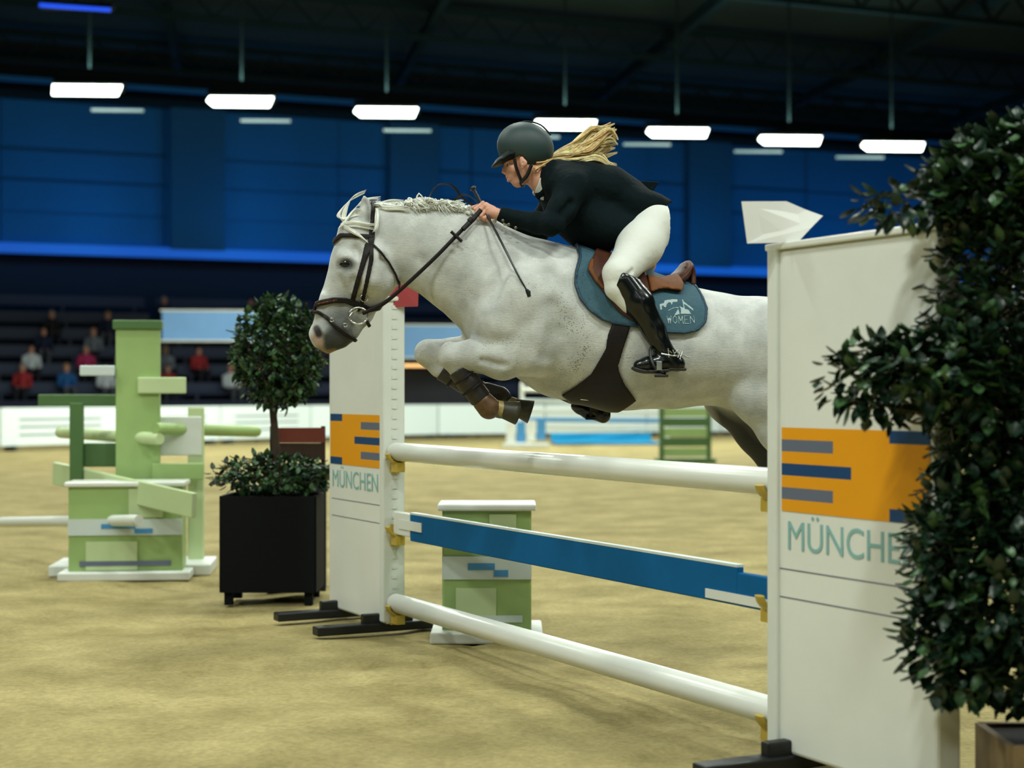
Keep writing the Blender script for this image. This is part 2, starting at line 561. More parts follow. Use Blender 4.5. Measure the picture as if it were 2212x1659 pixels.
# ------------------------------------------------------------------ materials
def coat_material():
    m = bpy.data.materials.new('grey_coat')
    m.use_nodes = True
    nt = m.node_tree
    N, L = nt.nodes, nt.links
    b = N['Principled BSDF']
    b.inputs['Roughness'].default_value = 0.62
    b.inputs['Specular IOR Level'].default_value = 0.3
    b.inputs['Sheen Weight'].default_value = 0.15
    at = N.new('ShaderNodeAttribute'); at.attribute_name = 'tint'
    fl = N.new('ShaderNodeAttribute'); fl.attribute_name = 'fleck'
    tc = N.new('ShaderNodeTexCoord')
    # soft mottling
    n1 = N.new('ShaderNodeTexNoise'); n1.inputs['Scale'].default_value = 11; n1.inputs['Detail'].default_value = 6
    L.new(tc.outputs['Object'], n1.inputs['Vector'])
    r1 = N.new('ShaderNodeMapRange')
    r1.inputs['From Min'].default_value = 0.3; r1.inputs['From Max'].default_value = 0.7
    r1.inputs['To Min'].default_value = 0.72; r1.inputs['To Max'].default_value = 1.06
    L.new(n1.outputs['Fac'], r1.inputs['Value'])
    mp = N.new('ShaderNodeMapping'); mp.inputs['Rotation'].default_value = (0, math.radians(55), 0); mp.inputs['Scale'].default_value = (60, 60, 170)
    L.new(tc.outputs['Object'], mp.inputs['Vector'])
    n2 = N.new('ShaderNodeTexNoise'); n2.inputs['Scale'].default_value = 1.0; n2.inputs['Detail'].default_value = 3
    L.new(mp.outputs['Vector'], n2.inputs['Vector'])
    r2 = N.new('ShaderNodeMapRange')
    r2.inputs['From Min'].default_value = 0.3; r2.inputs['From Max'].default_value = 0.7
    r2.inputs['To Min'].default_value = 0.94; r2.inputs['To Max'].default_value = 1.03
    L.new(n2.outputs['Fac'], r2.inputs['Value'])
    mul = N.new('ShaderNodeMath'); mul.operation = 'MULTIPLY'
    L.new(r1.outputs['Result'], mul.inputs[0]); L.new(r2.outputs['Result'], mul.inputs[1])
    # dark flecks of the flea-bitten coat
    mp3 = N.new('ShaderNodeMapping'); mp3.inputs['Rotation'].default_value = (0, math.radians(40), 0); mp3.inputs['Scale'].default_value = (80, 95, 165)
    L.new(tc.outputs['Object'], mp3.inputs['Vector'])
    vo = N.new('ShaderNodeTexVoronoi'); vo.inputs['Scale'].default_value = 1.0; vo.inputs['Randomness'].default_value = 1.0
    L.new(mp3.outputs['Vector'], vo.inputs['Vector'])
    n3 = N.new('ShaderNodeTexNoise'); n3.inputs['Scale'].default_value = 14
    L.new(tc.outputs['Object'], n3.inputs['Vector'])
    th = N.new('ShaderNodeMath'); th.operation = 'MULTIPLY'
    L.new(n3.outputs['Fac'], th.inputs[0]); L.new(fl.outputs['Fac'], th.inputs[1])
    th2 = N.new('ShaderNodeMath'); th2.operation = 'MULTIPLY'; th2.inputs[1].default_value = 0.62
    L.new(th.outputs[0], th2.inputs[0])
    sub = N.new('ShaderNodeMath'); sub.operation = 'SUBTRACT'
    L.new(th2.outputs[0], sub.inputs[0]); L.new(vo.outputs['Distance'], sub.inputs[1])
    st = N.new('ShaderNodeMapRange'); st.inputs['From Min'].default_value = -0.03; st.inputs['From Max'].default_value = 0.05
    L.new(sub.outputs[0], st.inputs['Value'])
    mixc = N.new('ShaderNodeMix'); mixc.data_type = 'RGBA'; mixc.blend_type = 'MULTIPLY'; mixc.inputs[0].default_value = 1
    L.new(at.outputs['Color'], mixc.inputs[6]); L.new(mul.outputs[0], mixc.inputs[7])
    mixd = N.new('ShaderNodeMix'); mixd.data_type = 'RGBA'
    L.new(st.outputs['Result'], mixd.inputs[0]); L.new(mixc.outputs[2], mixd.inputs[6])
    mixd.inputs[7].default_value = (0.16, 0.16, 0.145, 1)
    L.new(mixd.outputs[2], b.inputs['Base Color'])
    bp = N.new('ShaderNodeBump'); bp.inputs['Strength'].default_value = 0.18; bp.inputs['Distance'].default_value = 0.01
    L.new(n2.outputs['Fac'], bp.inputs['Height']); L.new(bp.outputs['Normal'], b.inputs['Normal'])
    return m

M = {
    'coat': coat_material(),
    'mane': mat('white_horse_hair', (0.74, 0.75, 0.68), 0.55, var=0.08, scale=30),
    'hoof': mat('dark_hoof', S(52, 50, 38), 0.5, var=0.3, scale=30),
    'hoof_pale': mat('pale_horn', S(150, 132, 82), 0.5, var=0.2, scale=40),
    'leather': mat('dark_brown_leather', S(24, 19, 18), 0.5, var=0.2, scale=40, bump=0.1, bscale=150, spec=.22),
    'black_leather': mat('black_leather', S(22, 26, 27), 0.33, var=0.2, scale=40),
    'tan_leather': mat('tan_leather', S(104, 62, 30), 0.6, var=0.2, scale=25, spec=.15),
    'brown_leather': mat('brown_saddle_leather', S(70, 38, 26), 0.5, var=0.2, scale=25, spec=.2),
    'steel': mat('polished_steel', (0.7, 0.72, 0.7), 0.22, 1.0),
    'eye': mat('dark_eye', (0.008, 0.007, 0.006), 0.03),
    'pad': mat('teal_saddle_cloth', S(50, 86, 100), 0.8, var=0.12, scale=90, bump=0.3, bscale=300),
    'pad_trim': mat('dark_teal_binding', S(12, 52, 70), 0.6),
    'pad_print': mat('pale_embroidery', S(160, 178, 178), 0.7),
    'boot_dark': mat('dark_boot_shell', S(34, 30, 30), 0.4, var=0.25, scale=30),
    'boot_brown': mat('brown_fetlock_shell', S(88, 64, 40), 0.4, var=0.2, scale=50),
}

# ------------------------------------------------------------------ the horse
def build_horse():
    root = empty('horse', HO, TH, 'grey white flecked horse in mid leap over the white pole', 'horse')
    f = field_px(650, 405, 1925, 1045, -.42, .42, 0.0085)
    horse_trunk(f); horse_legs(f); horse_head(f)
    V, Q = f.mesh(smooth=2)
    del f
    # head again, finer
    fh = field_px(655, 410, 960, 785, -.20, .20, 0.0045)
    horse_trunk(fh); horse_head(fh)
    Vh, Qh = fh.mesh(smooth=2)
    # join: coarse body without its head, fine head without its back end, overlapping inside the neck
    X, Y = near_px(V)
    keep = (X > 905)
    Q1 = Q[keep[Q].all(1)]
    Xh, Yh = near_px(Vh)
    keeph = (Xh < 925)
    Q2 = Qh[keeph[Qh].all(1)]
    V = np.concatenate([V, Vh])
    Q = np.concatenate([Q1, Q2 + len(X)])
    used = np.zeros(len(V), bool); used[Q.ravel()] = True
    re = np.cumsum(used) - 1
    V, Q = V[used], re[Q]
    X, Y = near_px(V)
    base = np.array([0.555, 0.57, 0.545])
    col = np.tile(base, (len(V), 1))
    def blend(w, c):
        nonlocal col
        w = w[:, None]
        col = col * (1 - w) + np.array(c) * w
    dark = (0.075, 0.085, 0.085)
    # muzzle skin, grey; pink round the nostril and lip
    ax = (X - 740) * 0.28 - (Y - 690) * 0.96 * -1
    head = X < 800
    mz = poly2(X, Y, [(694, 680), (735, 655), (785, 685), (778, 725), (745, 765), (690, 765), (697, 735), (688, 712)])
    blend(smooth01(mz, 22) * head * 0.84, dark)
    mz2 = poly2(X, Y, [(698, 722), (725, 700), (752, 712), (765, 735), (745, 758), (722, 765), (700, 757), (697, 740)])
    blend(smooth01(mz2, 7) * head, (0.040, 0.044, 0.042))
    pk = poly2(X, Y, [(676, 715), (690, 722), (697, 735), (696, 748), (690, 752), (683, 742), (672, 735)])
    blend(smooth01(pk, 4) * head, (0.46, 0.33, 0.30))
    ch = strip2(X, Y, [(690, 755), (704, 765), (722, 760)], 6)
    blend(smooth01(ch, 4) * head, (0.36, 0.22, 0.11))
    ns = strip2(X, Y, [(684, 710), (689, 722)], 8)
    blend(smooth01(ns, 3) * head, (0.02, 0.015, 0.015))
    ey = np.hypot((X - 748) / 1.35, Y - 571) - 14
    blend(smooth01(ey, 5) * head * .95, (0.025, 0.03, 0.03))
    chk = strip2(X, Y, [(745, 590), (755, 625), (735, 660)], 16)
    blend(smooth01(chk, 18) * head * 0.22, dark)
    ear = strip2(X, Y, [(796, 478), (795, 445), (788, 432)], 5)
    blend(smooth01(ear, 6) * 0.7 * (V[:, 1] < 9), (0.10, 0.105, 0.09))
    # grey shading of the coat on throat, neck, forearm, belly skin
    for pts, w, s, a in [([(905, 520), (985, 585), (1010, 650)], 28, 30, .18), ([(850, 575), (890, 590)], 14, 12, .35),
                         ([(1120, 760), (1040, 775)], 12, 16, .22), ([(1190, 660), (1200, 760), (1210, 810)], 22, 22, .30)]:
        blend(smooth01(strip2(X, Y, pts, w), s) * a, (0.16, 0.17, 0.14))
    # shade on the far hind leg and inner thigh painted into the coat, over dark groin skin
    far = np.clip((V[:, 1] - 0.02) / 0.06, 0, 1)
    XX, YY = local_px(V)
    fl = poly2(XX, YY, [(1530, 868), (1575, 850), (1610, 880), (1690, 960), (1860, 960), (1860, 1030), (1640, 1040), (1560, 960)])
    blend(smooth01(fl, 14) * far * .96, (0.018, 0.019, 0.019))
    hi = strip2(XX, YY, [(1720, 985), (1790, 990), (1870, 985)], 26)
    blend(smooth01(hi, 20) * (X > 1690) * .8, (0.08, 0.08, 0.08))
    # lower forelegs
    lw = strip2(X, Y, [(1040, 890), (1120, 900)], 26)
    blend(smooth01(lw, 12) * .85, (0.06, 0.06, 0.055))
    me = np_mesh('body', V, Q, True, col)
    fk = np.where((X > 860) & (Y < 860), .40, .26)
    for pts, w, s, a in [([(1215, 650), (1265, 760), (1235, 800)], 34, 40, 1.0), ([(900, 470), (980, 520), (1080, 520), (1200, 580)], 40, 50, .62),
                         ([(1040, 745), (1120, 735), (1160, 760)], 16, 20, .8), ([(760, 560), (770, 640)], 50, 30, .42),
                         ([(1150, 620), (1250, 620)], 50, 50, .55), ([(1350, 700), (1350, 860)], 60, 50, .55), ([(1000, 620), (1060, 660)], 50, 40, .5)]:
        fk = np.maximum(fk, smooth01(strip2(X, Y, pts, w), s) * a)
    a = me.attributes.new('fleck', 'FLOAT', 'POINT')
    a.data.foreach_set('value', fk.astype(np.float32))
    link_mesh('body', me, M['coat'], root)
    # eyes
    for s in (-1, 1):
        c = hp(747.5, 570.5, -.0872)[0]
        e = MB(); e.ball((c[0], c[1] if s < 0 else -c[1], c[2]), 0.0262, 20, 12, (1.2, .66, .85)); e.build('eye', M['eye'], root)
    # hooves
    for a_, b_, ra, rb, nm in [((1078, 884, -.135), (1117, 892, -.125), 18, 26, 'hoof'), ((1106, 877, .12), (1147, 890, .11), 18, 26, 'hoof'),
                               ((1878, 985, -.13), (1905, 1012, -.13), 19, 26, 'hoof'), ((1830, 992, .13), (1857, 1018, .13), 19, 26, 'hoof')]:
        A, sc = hp(*a_); B, _ = hp(*b_)
        d = B - A
        e = MB()
        e.mi = 0
        e.tube([A - d * .12, A, A + d * .3, A + d * .7, B, B + d * .02], [ra * sc * .8, ra * sc, ra * sc * 1.06, (ra + rb) / 2 * sc * 1.05, rb * sc, rb * sc * .8], 18)
        e.mi = 1
        e.tube([A - d * .16, A + d * .12], [ra * sc * 1.04, ra * sc * 1.08], 18, cap=False)
        e.build(nm, [M['hoof'], M['hoof_pale']], root)
    # mane and forelock: clumps of hair
    mn = MB()
    n = 330
    for i in range(n):
        t = i / n
        x = 806 + t * 232 + rng.uniform(-3, 3)
        top = np.interp(x, [800, 830, 873, 915, 945, 990, 1040], [441, 443, 443, 441, 443, 449, 462])
        big = np.interp(x, [800, 860, 890, 960, 1000, 1040], [.6, .7, 1.2, 1.15, .8, .6])
        o = rng.uniform(-.05, .02)
        base_ = hp(x, top + 4 + rng.uniform(-4, 8), o)[0]
        L = 0.050 * big * rng.uniform(.7, 1.2)
        dx = rng.uniform(.1, .7)
        up = rng.uniform(.25, .7) if x > 870 else rng.uniform(.05, .35)
        mid = base_ + np.array([L * .4 * dx, -L * .25, L * up * .6])
        end = base_ + np.array([L * dx * 1.3, -L * rng.uniform(.3, .9), L * up * rng.uniform(-.6, .8)])
        for q in range(7):
            j0, j1, j2 = rng.normal(0, .0035, (3, 3)) * big
            mn.tube(catmull([base_ - np.array([0, 0, .01]) + j0, mid + j1 * 1.6, end + j2 * 1.8], 3), np.array([.0026, .0030, .0031, .0030, .0026, .0018, .0006]) * rng.uniform(.8, 1.25), 4, cap=False)
    for i in range(220):                          # loose wisps
        x = rng.uniform(800, 1030)
        top = np.interp(x, [800, 830, 873, 915, 945, 990, 1040], [441, 443, 443, 441, 443, 449, 462])
        b0 = hp(x, top + 3, rng.uniform(-.02, .02))[0]
        L = rng.uniform(.02, .045)
        v = np.array([rng.uniform(.2, 1), rng.uniform(-.3, .3), rng.uniform(.2, .8)])
        mn.tube([b0, b0 + v * L * .5, b0 + v * L + np.array([.006, 0, -.006])], [.0014, .001, .0004], 4, cap=False)
    mn.build('mane', M['mane'], root)
    for (x, y, r) in [(1033, 472, 6), (1047, 471, 7.5), (1069, 478, 5), (1092, 484, 5)]:     # small white braid knots by the hand
        c, s = hp(x, y, -.068)
        e = MB()
        for q in range(5):
            e.ball(c + rng.uniform(-.4, .4, 3) * r * s, r * s * rng.uniform(.6, .8), 8, 6)
        e.build('braid_knot', M['mane'], root)
    fl = MB()
    def strands(paths, clumps, per, r, wide=1.0):
        for q in range(clumps):
            wc = rng.uniform(-1, 1, 2) * wide
            drift = rng.uniform(-.5, .5)
            ph = rng.uniform(0, 6.3)
            for i in range(per):
                w = rng.normal(0, .20, 2)
                en = rng.uniform(.80, 1.0)
                pts = []
                m0 = len(paths) - 1
                for j, p in enumerate(paths):
                    c, s = hp(p[0], p[1], p[2])
                    k = p[3] * s
                    a, b = paths[max(j - 1, 0)], paths[min(j + 1, m0)]
                    nx, ny = b[0] - a[0], b[1] - a[1]
                    l = math.hypot(nx, ny) + 1e-6
                    f_ = j / m0
                    u = wc[0] + drift * f_ + .15 * math.sin(ph + 2.5 * j) + w[0] * (1 - .6 * f_)
                    pts.append(c + np.array([ny / l * u * k, (wc[1] * .5 + w[1] * .4) * k, -nx / l * u * k * -1 * -1]))
                cp = catmull(pts, 5)
                cp = cp[:max(4, int(len(cp) * en))]
                m_ = len(cp)
                fl.tube(cp, [r * (.45 + .55 * math.sin(PI * min(1, .15 + .85 * t / (m_ - 1)))) * (1 - .75 * (t / (m_ - 1)) ** 4) for t in range(m_)], 4, cap=False)
    strands([(800, 472, -.03, 4), (768, 470, -.05, 7), (744, 480, -.05, 7), (738, 466, -.03, 7), (746, 445, -.02, 7), (762, 427, -.01, 6), (797, 410, 0, 4)], 14, 16, .0017)
    strands([(806, 462, -.02, 5), (780, 456, -.02, 7), (757, 464, -.05, 9), (741, 486, -.06, 9), (738, 494, -.06, 5)], 14, 16, .0017)
    strands([(738, 489, -.05, 5), (756, 497, -.095, 7), (782, 513, -.108, 8), (806, 536, -.113, 6), (825, 558, -.117, 2)], 14, 18, .0016)
    strands([(740, 486, -.06, 5), (765, 484, -.095, 5), (792, 488, -.105, 6), (818, 491, -.110, 6)], 9, 14, .0012)
    strands([(745, 478, -.04, 5), (765, 452, -.03, 7), (780, 438, -.02, 7), (800, 432, 0, 6), (828, 430, 0, 6)], 9, 14, .0013)
    strands([(800, 452, .0, 5), (825, 441, -.015, 5), (850, 438, -.02, 5), (885, 440, -.02, 5)], 10, 14, .0015)
    strands([(806, 446, -.04, 5), (832, 449, -.065, 6), (862, 450, -.07, 6), (895, 455, -.075, 6)], 8, 12, .0014)
    strands([(812, 450, -.06, 4), (812, 470, -.100, 6), (808, 492, -.112, 6), (803, 505, -.116, 5)], 6, 12, .0013)
    fl.build('forelock', M['mane'], root)
    tl = MB()
    for i in range(90):
        w = rng.uniform(-1, 1, 3)
        pts = []
        for j, (x, y) in enumerate([(1775, 715), (1815, 700), (1870, 730), (1925, 800), (1960, 870)]):
            c, s = hp(x, y, 0)
            pts.append(c + w * np.array([.02, .03, .02]) * (1 + j * .7))
        tl.tube(catmull(pts, 4), [.006 * math.sin(PI * min(.98, .2 + .8 * j / 16)) + .0005 for j in range(17)], 5, cap=False)
    tl.build('tail', M['mane'], root)
    return root

HORSE = build_horse()

# ------------------------------------------------------------------ tack
class Drape:
    """pieces of leather and cloth lying on the horse: a shell of its surface cut to an outline"""
    def __init__(s, prims, box, w, off, h):
        f = field_px(*box, -w, w, h)
        for p in prims: p(f)
        s.f, s.N = f, f.normed()
        s.X, s.Y = grid_px(f, -off)
        s.sc = (7.3 / F)
    def piece(s, name, m2, m, parent, o=.005, t=.004, near=None, smooth=1, yabs=None):
        D = np.maximum(np.abs(s.N - o) - t, (m2 * s.sc)[:, None, :])
        if near is not None:          # keep only one side
            D = np.maximum(D, near * s.f.ax[1][None, :, None])
        V, Q = surface_nets(D.astype(np.float32), s.f.lo, s.f.h, smooth)
        return link_mesh(name, np_mesh(name, V, Q), m, parent)
    def strip(s, pts, hw): return strip2(s.X, s.Y, pts, hw)
    def poly(s, pts): return poly2(s.X, s.Y, pts)

def strap(name, pts, w, t, m, parent, flatdir):
    """a flat leather strap along points, w wide, t thick"""
    b = MB()
    b.tube(pts, w / 2, 8, flat=t / w, flatdir=flatdir)
    return b.build(name, m, parent)

def build_tack():
    # bridle
    br = empty('bridle', HO, TH, 'dark brown leather bridle with flash noseband and reins on the grey horse', 'bridle')
    d = Drape([horse_trunk, horse_head], (660, 420, 890, 785), .17, .085, .004)
    d.piece('browband', d.strip([(708, 526), (724, 516), (736, 507), (765, 510), (803, 512)], 5), M['leather'], br, .006, .005)
    d.piece('headpiece', d.strip([(808, 430), (804, 480), (803, 512), (797, 540)], [5, 5, 7, 7]), M['leather'], br, .006, .004)
    d.piece('cheekpiece', d.strip([(801, 535), (800, 566), (789, 620), (784, 650), (775, 668)], [5, 5, 4.5, 4.5, 5]), M['leather'], br, .007, .004)
    d.piece('noseband_strap', d.strip([(794, 533), (786, 560), (772, 608), (762, 650)], [8, 6, 5, 6]), M['leather'], br, .007, .004)
    d.piece('throat_latch', d.strip([(797, 522), (822, 547), (840, 568), (855, 592), (864, 612)], 2.6), M['leather'], br, .005, .004)
    nb = d.strip([(672, 661), (690, 654), (720, 648), (748, 649), (768, 656), (800, 668), (824, 662)], [6, 6.5, 6.5, 6, 7, 6, 6])
    n = d.piece('noseband', nb, M['leather'], br, .008, .006)
    d.piece('padding', d.strip([(686, 656), (712, 650), (728, 648.5)], 2.2), M['tan_leather'], n, .014, .002, near=1)
    d.piece('flash_strap', d.strip([(676, 672), (688, 674), (705, 684), (722, 702), (745, 721), (772, 736)], 4), M['leather'], br, .006, .004)
    # buckles and bit
    for (x, y, o, r) in [(787, 644, -.080, 8), (717, 691, -.066, 4), (746, 702, -.07, 4)]:
        c, s = hp(x, y, o)
        b = MB()
        b.tube([c + np.array([math.cos(a), 0, math.sin(a)]) * r * s for a in np.linspace(0, 2 * PI, 17)], .0022, 6, cap=False)
        b.build('buckle', M['steel'], br)
    for sd in (-1, 1):
        c, s = hp(774, 682, -.082)
        c[1] *= -sd
        b = MB()
        pts = []
        for a in np.linspace(0, 2 * PI, 29):
            pts.append(c + np.array([math.cos(a) * 20 * s, 0, math.sin(a) * 18 * s]))
        b.tube(pts, .0042, 8, cap=False)
        b.tube([c + np.array([-19 * s, 0, -.004]), c + np.array([-12 * s, 0.01 * sd * -1, .016]), c + np.array([-2 * s, .012 * sd * -1, .03])], .006, 8)
        b.build('bit_ring', M['steel'], br)
    b = MB(); b.box(hp(683, 668, 0)[0], (.012, .05, .026), ry=.4); b.build('flash_loop', M['leather'], br, bevel=.003)
    b = MB(); b.box(hp(795, 699, -.02)[0], (.014, .05, .035), ry=-.5); b.build('strap_end', M['leather'], br, bevel=.004)
    b = MB(); b.box(hp(763, 731, -.02)[0], (.014, .03, .012), ry=.5); b.build('keeper', M['leather'], br, bevel=.003)
    # reins: bit to hand, then the slack loop over the crest
    for sd in (-1, 1):
        pts = [hv(783, 677, -.088), hv(797, 671, -.095), hv(845, 643, -.112), hv(930, 566, -.148), hv(985, 510, -.150), hv(1015, 479, -.128), hv(1037, 456, -.105)]
        if sd > 0: pts = [Vector((p.x, -p.y, p.z)) for p in pts]
        cp = catmull(pts, 4)
        r = strap('rein', cp, .017, .006, M['leather'], br, (0, 1, 0))
        if sd < 0:
            b = MB(); b.tube([hv(1000, 495, -.155), hv(1022, 473, -.124), hv(1024, 471, -.122), hv(1039, 453, -.106)], [.0115, .0125, .0115, .011], 10, flat=.45, flatdir=(0, 1, 0)); b.build('rein_grip', M['leather'], r)
        b = MB()
        for (x0, y0, x1, y1) in [(974, 500, 998, 522)]:
            p, q = hv(x0, y0, -.158), hv(x1, y1, -.158)
            if sd > 0: p.y *= -1; q.y *= -1
            b.tube([p, (p + q) / 2, q], .007, 8, flat=.5, flatdir=(0, 1, 0))
        b.build('rein_stop', M['leather'], r)
        b = MB()
        p, q = hv(1014, 479, -.134), hv(1020, 473, -.130)
        if sd > 0: p.y *= -1; q.y *= -1
        b.tube([p, q], .0145, 8, flat=.6, flatdir=(0, 1, 0)); b.build('rein_stitching', M['leather'], r)
    loop = catmull([hv(1040, 452, -.09), hv(1030, 436, -.075), hv(1012, 423, -.05), hv(998, 421, -.03), hv(984, 430, .0), hv(976, 443, .04)], 5)
    strap('rein_loop', loop, .016, .004, M['leather'], br, (0, 0.3, 1))
    loop = catmull([hv(1036, 452, .07), hv(1000, 428, .06), hv(980, 404, .04), hv(962, 397, .02), hv(943, 402, .0), hv(930, 420, -.01), hv(925, 438, -.03)], 5)
    strap('rein_loop', loop, .016, .004, M['leather'], br, (0, 0.3, 1))
    b = MB(); b.tube([hv(862, 606, -.02), hv(864, 613, -.07), hv(862, 622, -.108)], .0035, 6); b.build('strap_end', M['leather'], br)

    # saddle cloth
    sp = empty('saddle_pad', HO, TH, 'teal quilted saddle cloth with pale emblem under the rider', 'saddle cloth')
    d = Drape([horse_trunk], (1200, 480, 1570, 930), .42, .28, .006)
    outline = [(1270, 480), (1258, 550), (1245, 582), (1241, 612), (1250, 645), (1270, 673), (1296, 693), (1322, 702), (1362, 708), (1400, 715),
               (1430, 721), (1473, 723), (1504, 716), (1524, 697), (1532, 665), (1529, 640), (1522, 600), (1500, 540)]
    po = d.poly(outline)
    quilt = np.minimum(np.abs(((d.X * .8 + d.Y) % 34) - 17), np.abs(((d.X * .8 - d.Y) % 34) - 17))
    cloth = d.piece('cloth', po, M['pad'], sp, .011, .008)
    d.piece('binding', np.maximum(po, -(po + 7)), M['pad_trim'], sp, .013, .010)
    seam = np.abs(po + 17) - 1.2
    d.piece('seam', np.maximum(seam, d.X - 1400), M['pad_trim'], sp, .0185, .003)
    q2 = np.maximum(np.maximum(1.2 - quilt, -0.0 + 0 * quilt) * 0 + (quilt - 1.1), po + 18)
    d.piece('quilting', np.maximum(q2, d.X - 1330), M['pad_trim'], sp, .0180, .0028)
    # emblem on the rear panel
    e = Drape([horse_trunk], (1400, 625, 1515, 715), .42, .28, .003)
    parts = [e.strip([(1424, 668), (1424, 660), (1432, 658), (1440, 654)], 3.2), e.strip([(1434, 662), (1437, 652), (1448, 650), (1462, 650)], 3.6),
             e.strip([(1450, 657), (1452, 648), (1464, 648)], 2.2), e.strip([(1477, 648), (1477, 666)], 2.0), e.strip([(1479, 654), (1500, 672)], 2.4),
             e.strip([(1499, 672), (1498, 686)], 2.0), e.poly([(1466, 660), (1478, 667), (1487, 669), (1492, 680), (1467, 680), (1469, 668)]),
             e.poly([(1451, 684), (1464, 666), (1466, 680)]), e.strip([(1440, 672), (1452, 666), (1465, 664)], 1.2)]
    em = parts[0]
    for p in parts[1:]: em = np.minimum(em, p)
    e.piece('emblem', em, M['pad_print'], sp, .0195, .0022, near=1, smooth=1)
    letters = {'W': [[(0, 0), (.25, 1), (.5, .2), (.75, 1), (1, 0)]], 'O': [[(.5, 0), (.05, .3), (.05, .7), (.5, 1), (.95, .7), (.95, .3), (.5, 0)]],
               'M': [[(0, 1), (.1, 0), (.5, .7), (.9, 0), (1, 1)]], 'E': [[(1, 0), (0, 0), (0, 1), (1, 1)], [(0, .5), (.8, .5)]], 'N': [[(0, 1), (0, 0), (1, 1), (1, 0)]]}
    def word(drape, txt, x0, y0, w, h, gap, hw, slope=0.0):
        out = None
        for i, c in enumerate(txt):
            for stk in letters[c]:
                pts = [(x0 + i * (w + gap) + u * w, y0 + v * h + slope * i) for u, v in stk]
                s_ = drape.strip(pts, hw)
                out = s_ if out is None else np.minimum(out, s_)
        return out
    e.piece('lettering', word(e, 'WOMEN', 1436, 683, 9.5, 17, 3.4, 1.0), M['pad_print'], sp, .0198, .0026, near=1)

    # saddle
    sd = empty('saddle', HO, TH, 'brown leather jumping saddle under the rider', 'saddle')
    flap = d.poly([(1310, 520), (1287, 553), (1274, 578), (1284, 604), (1306, 640), (1332, 676), (1358, 694), (1392, 694), (1404, 640), (1406, 540)])
    d.piece('flap', flap, M['brown_leather'], sd, .027, .008)
    for side in (1, -1):
        d.piece('knee_roll', d.strip([(1284, 560), (1277, 580), (1287, 603), (1300, 622)], [4, 6, 5, 3]), M['tan_leather'], sd, .033, .009, near=side)
    b = MB()
    st = [(1284, 542, .030, .0), (1300, 556, .055, -.02), (1328, 575, .085, -.03), (1362, 591, .12, -.03), (1400, 600, .155, -.025), (1438, 601, .172, -.015), (1462, 592, .165, .0), (1476, 578, .14, .004), (1482, 569, .11, .0), (1485, 578, .11, -.01), (1484, 600, .13, -.02)]
    cps = [[catmull([hp(x, y, 0)[0] for x, y, _, _ in st], 3), 0]][0][0]
    ws = np.interp(np.linspace(0, len(st) - 1, len(cps)), range(len(st)), [a[2] for a in st])
    ds = np.interp(np.linspace(0, len(st) - 1, len(cps)), range(len(st)), [a[3] for a in st])
    vs, m_ = [], 15
    for c, w_, d_ in zip(cps, ws, ds):
        for k in range(m_):
            u = -1 + 2 * k / (m_ - 1)
            vs.append((c[0], u * w_, c[2] + d_ * u * u * (1 if d_ > 0 else 1) - .03 * abs(u) ** 4))
    b.add(vs, [(i_ * m_ + k, i_ * m_ + k + 1, (i_ + 1) * m_ + k + 1, (i_ + 1) * m_ + k) for i_ in range(len(cps) - 1) for k in range(m_ - 1)], True)
    o = b.build('seat', M['brown_leather'], sd)
    so = o.modifiers.new('solid', 'SOLIDIFY'); so.thickness = .022; so.offset = 0
    pn = d.poly([(1404, 590), (1440, 596), (1486, 584), (1486, 612), (1478, 627), (1450, 623), (1428, 623), (1404, 632)])
    d.piece('panel', pn, M['tan_leather'], sd, .032, .014)
    b = MB()
    b.tube(catmull([hv(1481, 578, -.10), hv(1482, 570, -.05), hv(1482, 567, 0), hv(1482, 570, .05), hv(1481, 578, .10)], 5), .006, 8); b.build('cantle_rim', M['tan_leather'], sd)
    # belly guard girth
    g = empty('girth', HO, TH, 'dark brown leather girth with wide belly guard round the grey horse', 'girth')
    gp = d.poly([(1322, 690), (1309, 724), (1305, 754), (1279, 808), (1252, 834), (1226, 855), (1258, 874), (1300, 893), (1359, 893), (1384, 866), (1352, 832), (1337, 806), (1333, 790), (1343, 748), (1358, 700), (1360, 690)])
    d.piece('belly_guard', gp, M['leather'], g, .008, .007)
    c, s = hp(1268, 862, -.12)
    b = MB(); b.tube([c + np.array([-.03, 0, .0]), c + np.array([.03, 0, -.006])], .004, 6); b.build('clip', M['steel'], g)
    # tendon boots on the forelegs
    for nm, cn, lab, sh in [('near', [(992, 800, 25, -.155, .95), (1012, 826, 24, -.152, .95), (1036, 858, 24, -.148, .95)], 'dark shell tendon boot on the near foreleg of the horse', [(1044, 868, 23, -.146), (1056, 881, 25, -.143)]),
                            ('far', [(958, 800, 24, .152, .95), (1000, 824, 23, .146, .95), (1040, 848, 23, .14, .95)], 'dark shell tendon boot on the far foreleg of the horse', [(1052, 850, 24, .135), (1078, 860, 26, .13)])]:
        t = empty('tendon_boot', HO, TH, lab, 'horse boot')
        x0 = 900 if nm == 'far' else 950
        fb = field_px(x0, 770, 1120, 915, min(c_[3] for c_ in cn) - .1, max(c_[3] for c_ in cn) + .1, .004)
        chain(fb, cn, .012)
        X_, Y_ = grid_px(fb, cn[0][3])
        a0 = np.array(cn[0][:2]); a1 = np.array(cn[-1][:2]); dd = (a1 - a0) / np.linalg.norm(a1 - a0)
        pr = (X_ - a0[0]) * dd[0] + (Y_ - a0[1]) * dd[1]
        L = np.linalg.norm(a1 - a0)
        cut = np.maximum(-pr - 4, pr - L - 6) * .002
        V, Q = surface_nets(np.maximum(fb.D, cut[:, None, :]).astype(np.float32), fb.lo, fb.h, 1)
        link_mesh('shell', np_mesh('shell', V, Q), M['boot_dark'], t)
        fb.D[:] = 1
        chain(fb, sh, .012)
        V, Q = fb.mesh(smooth=1)
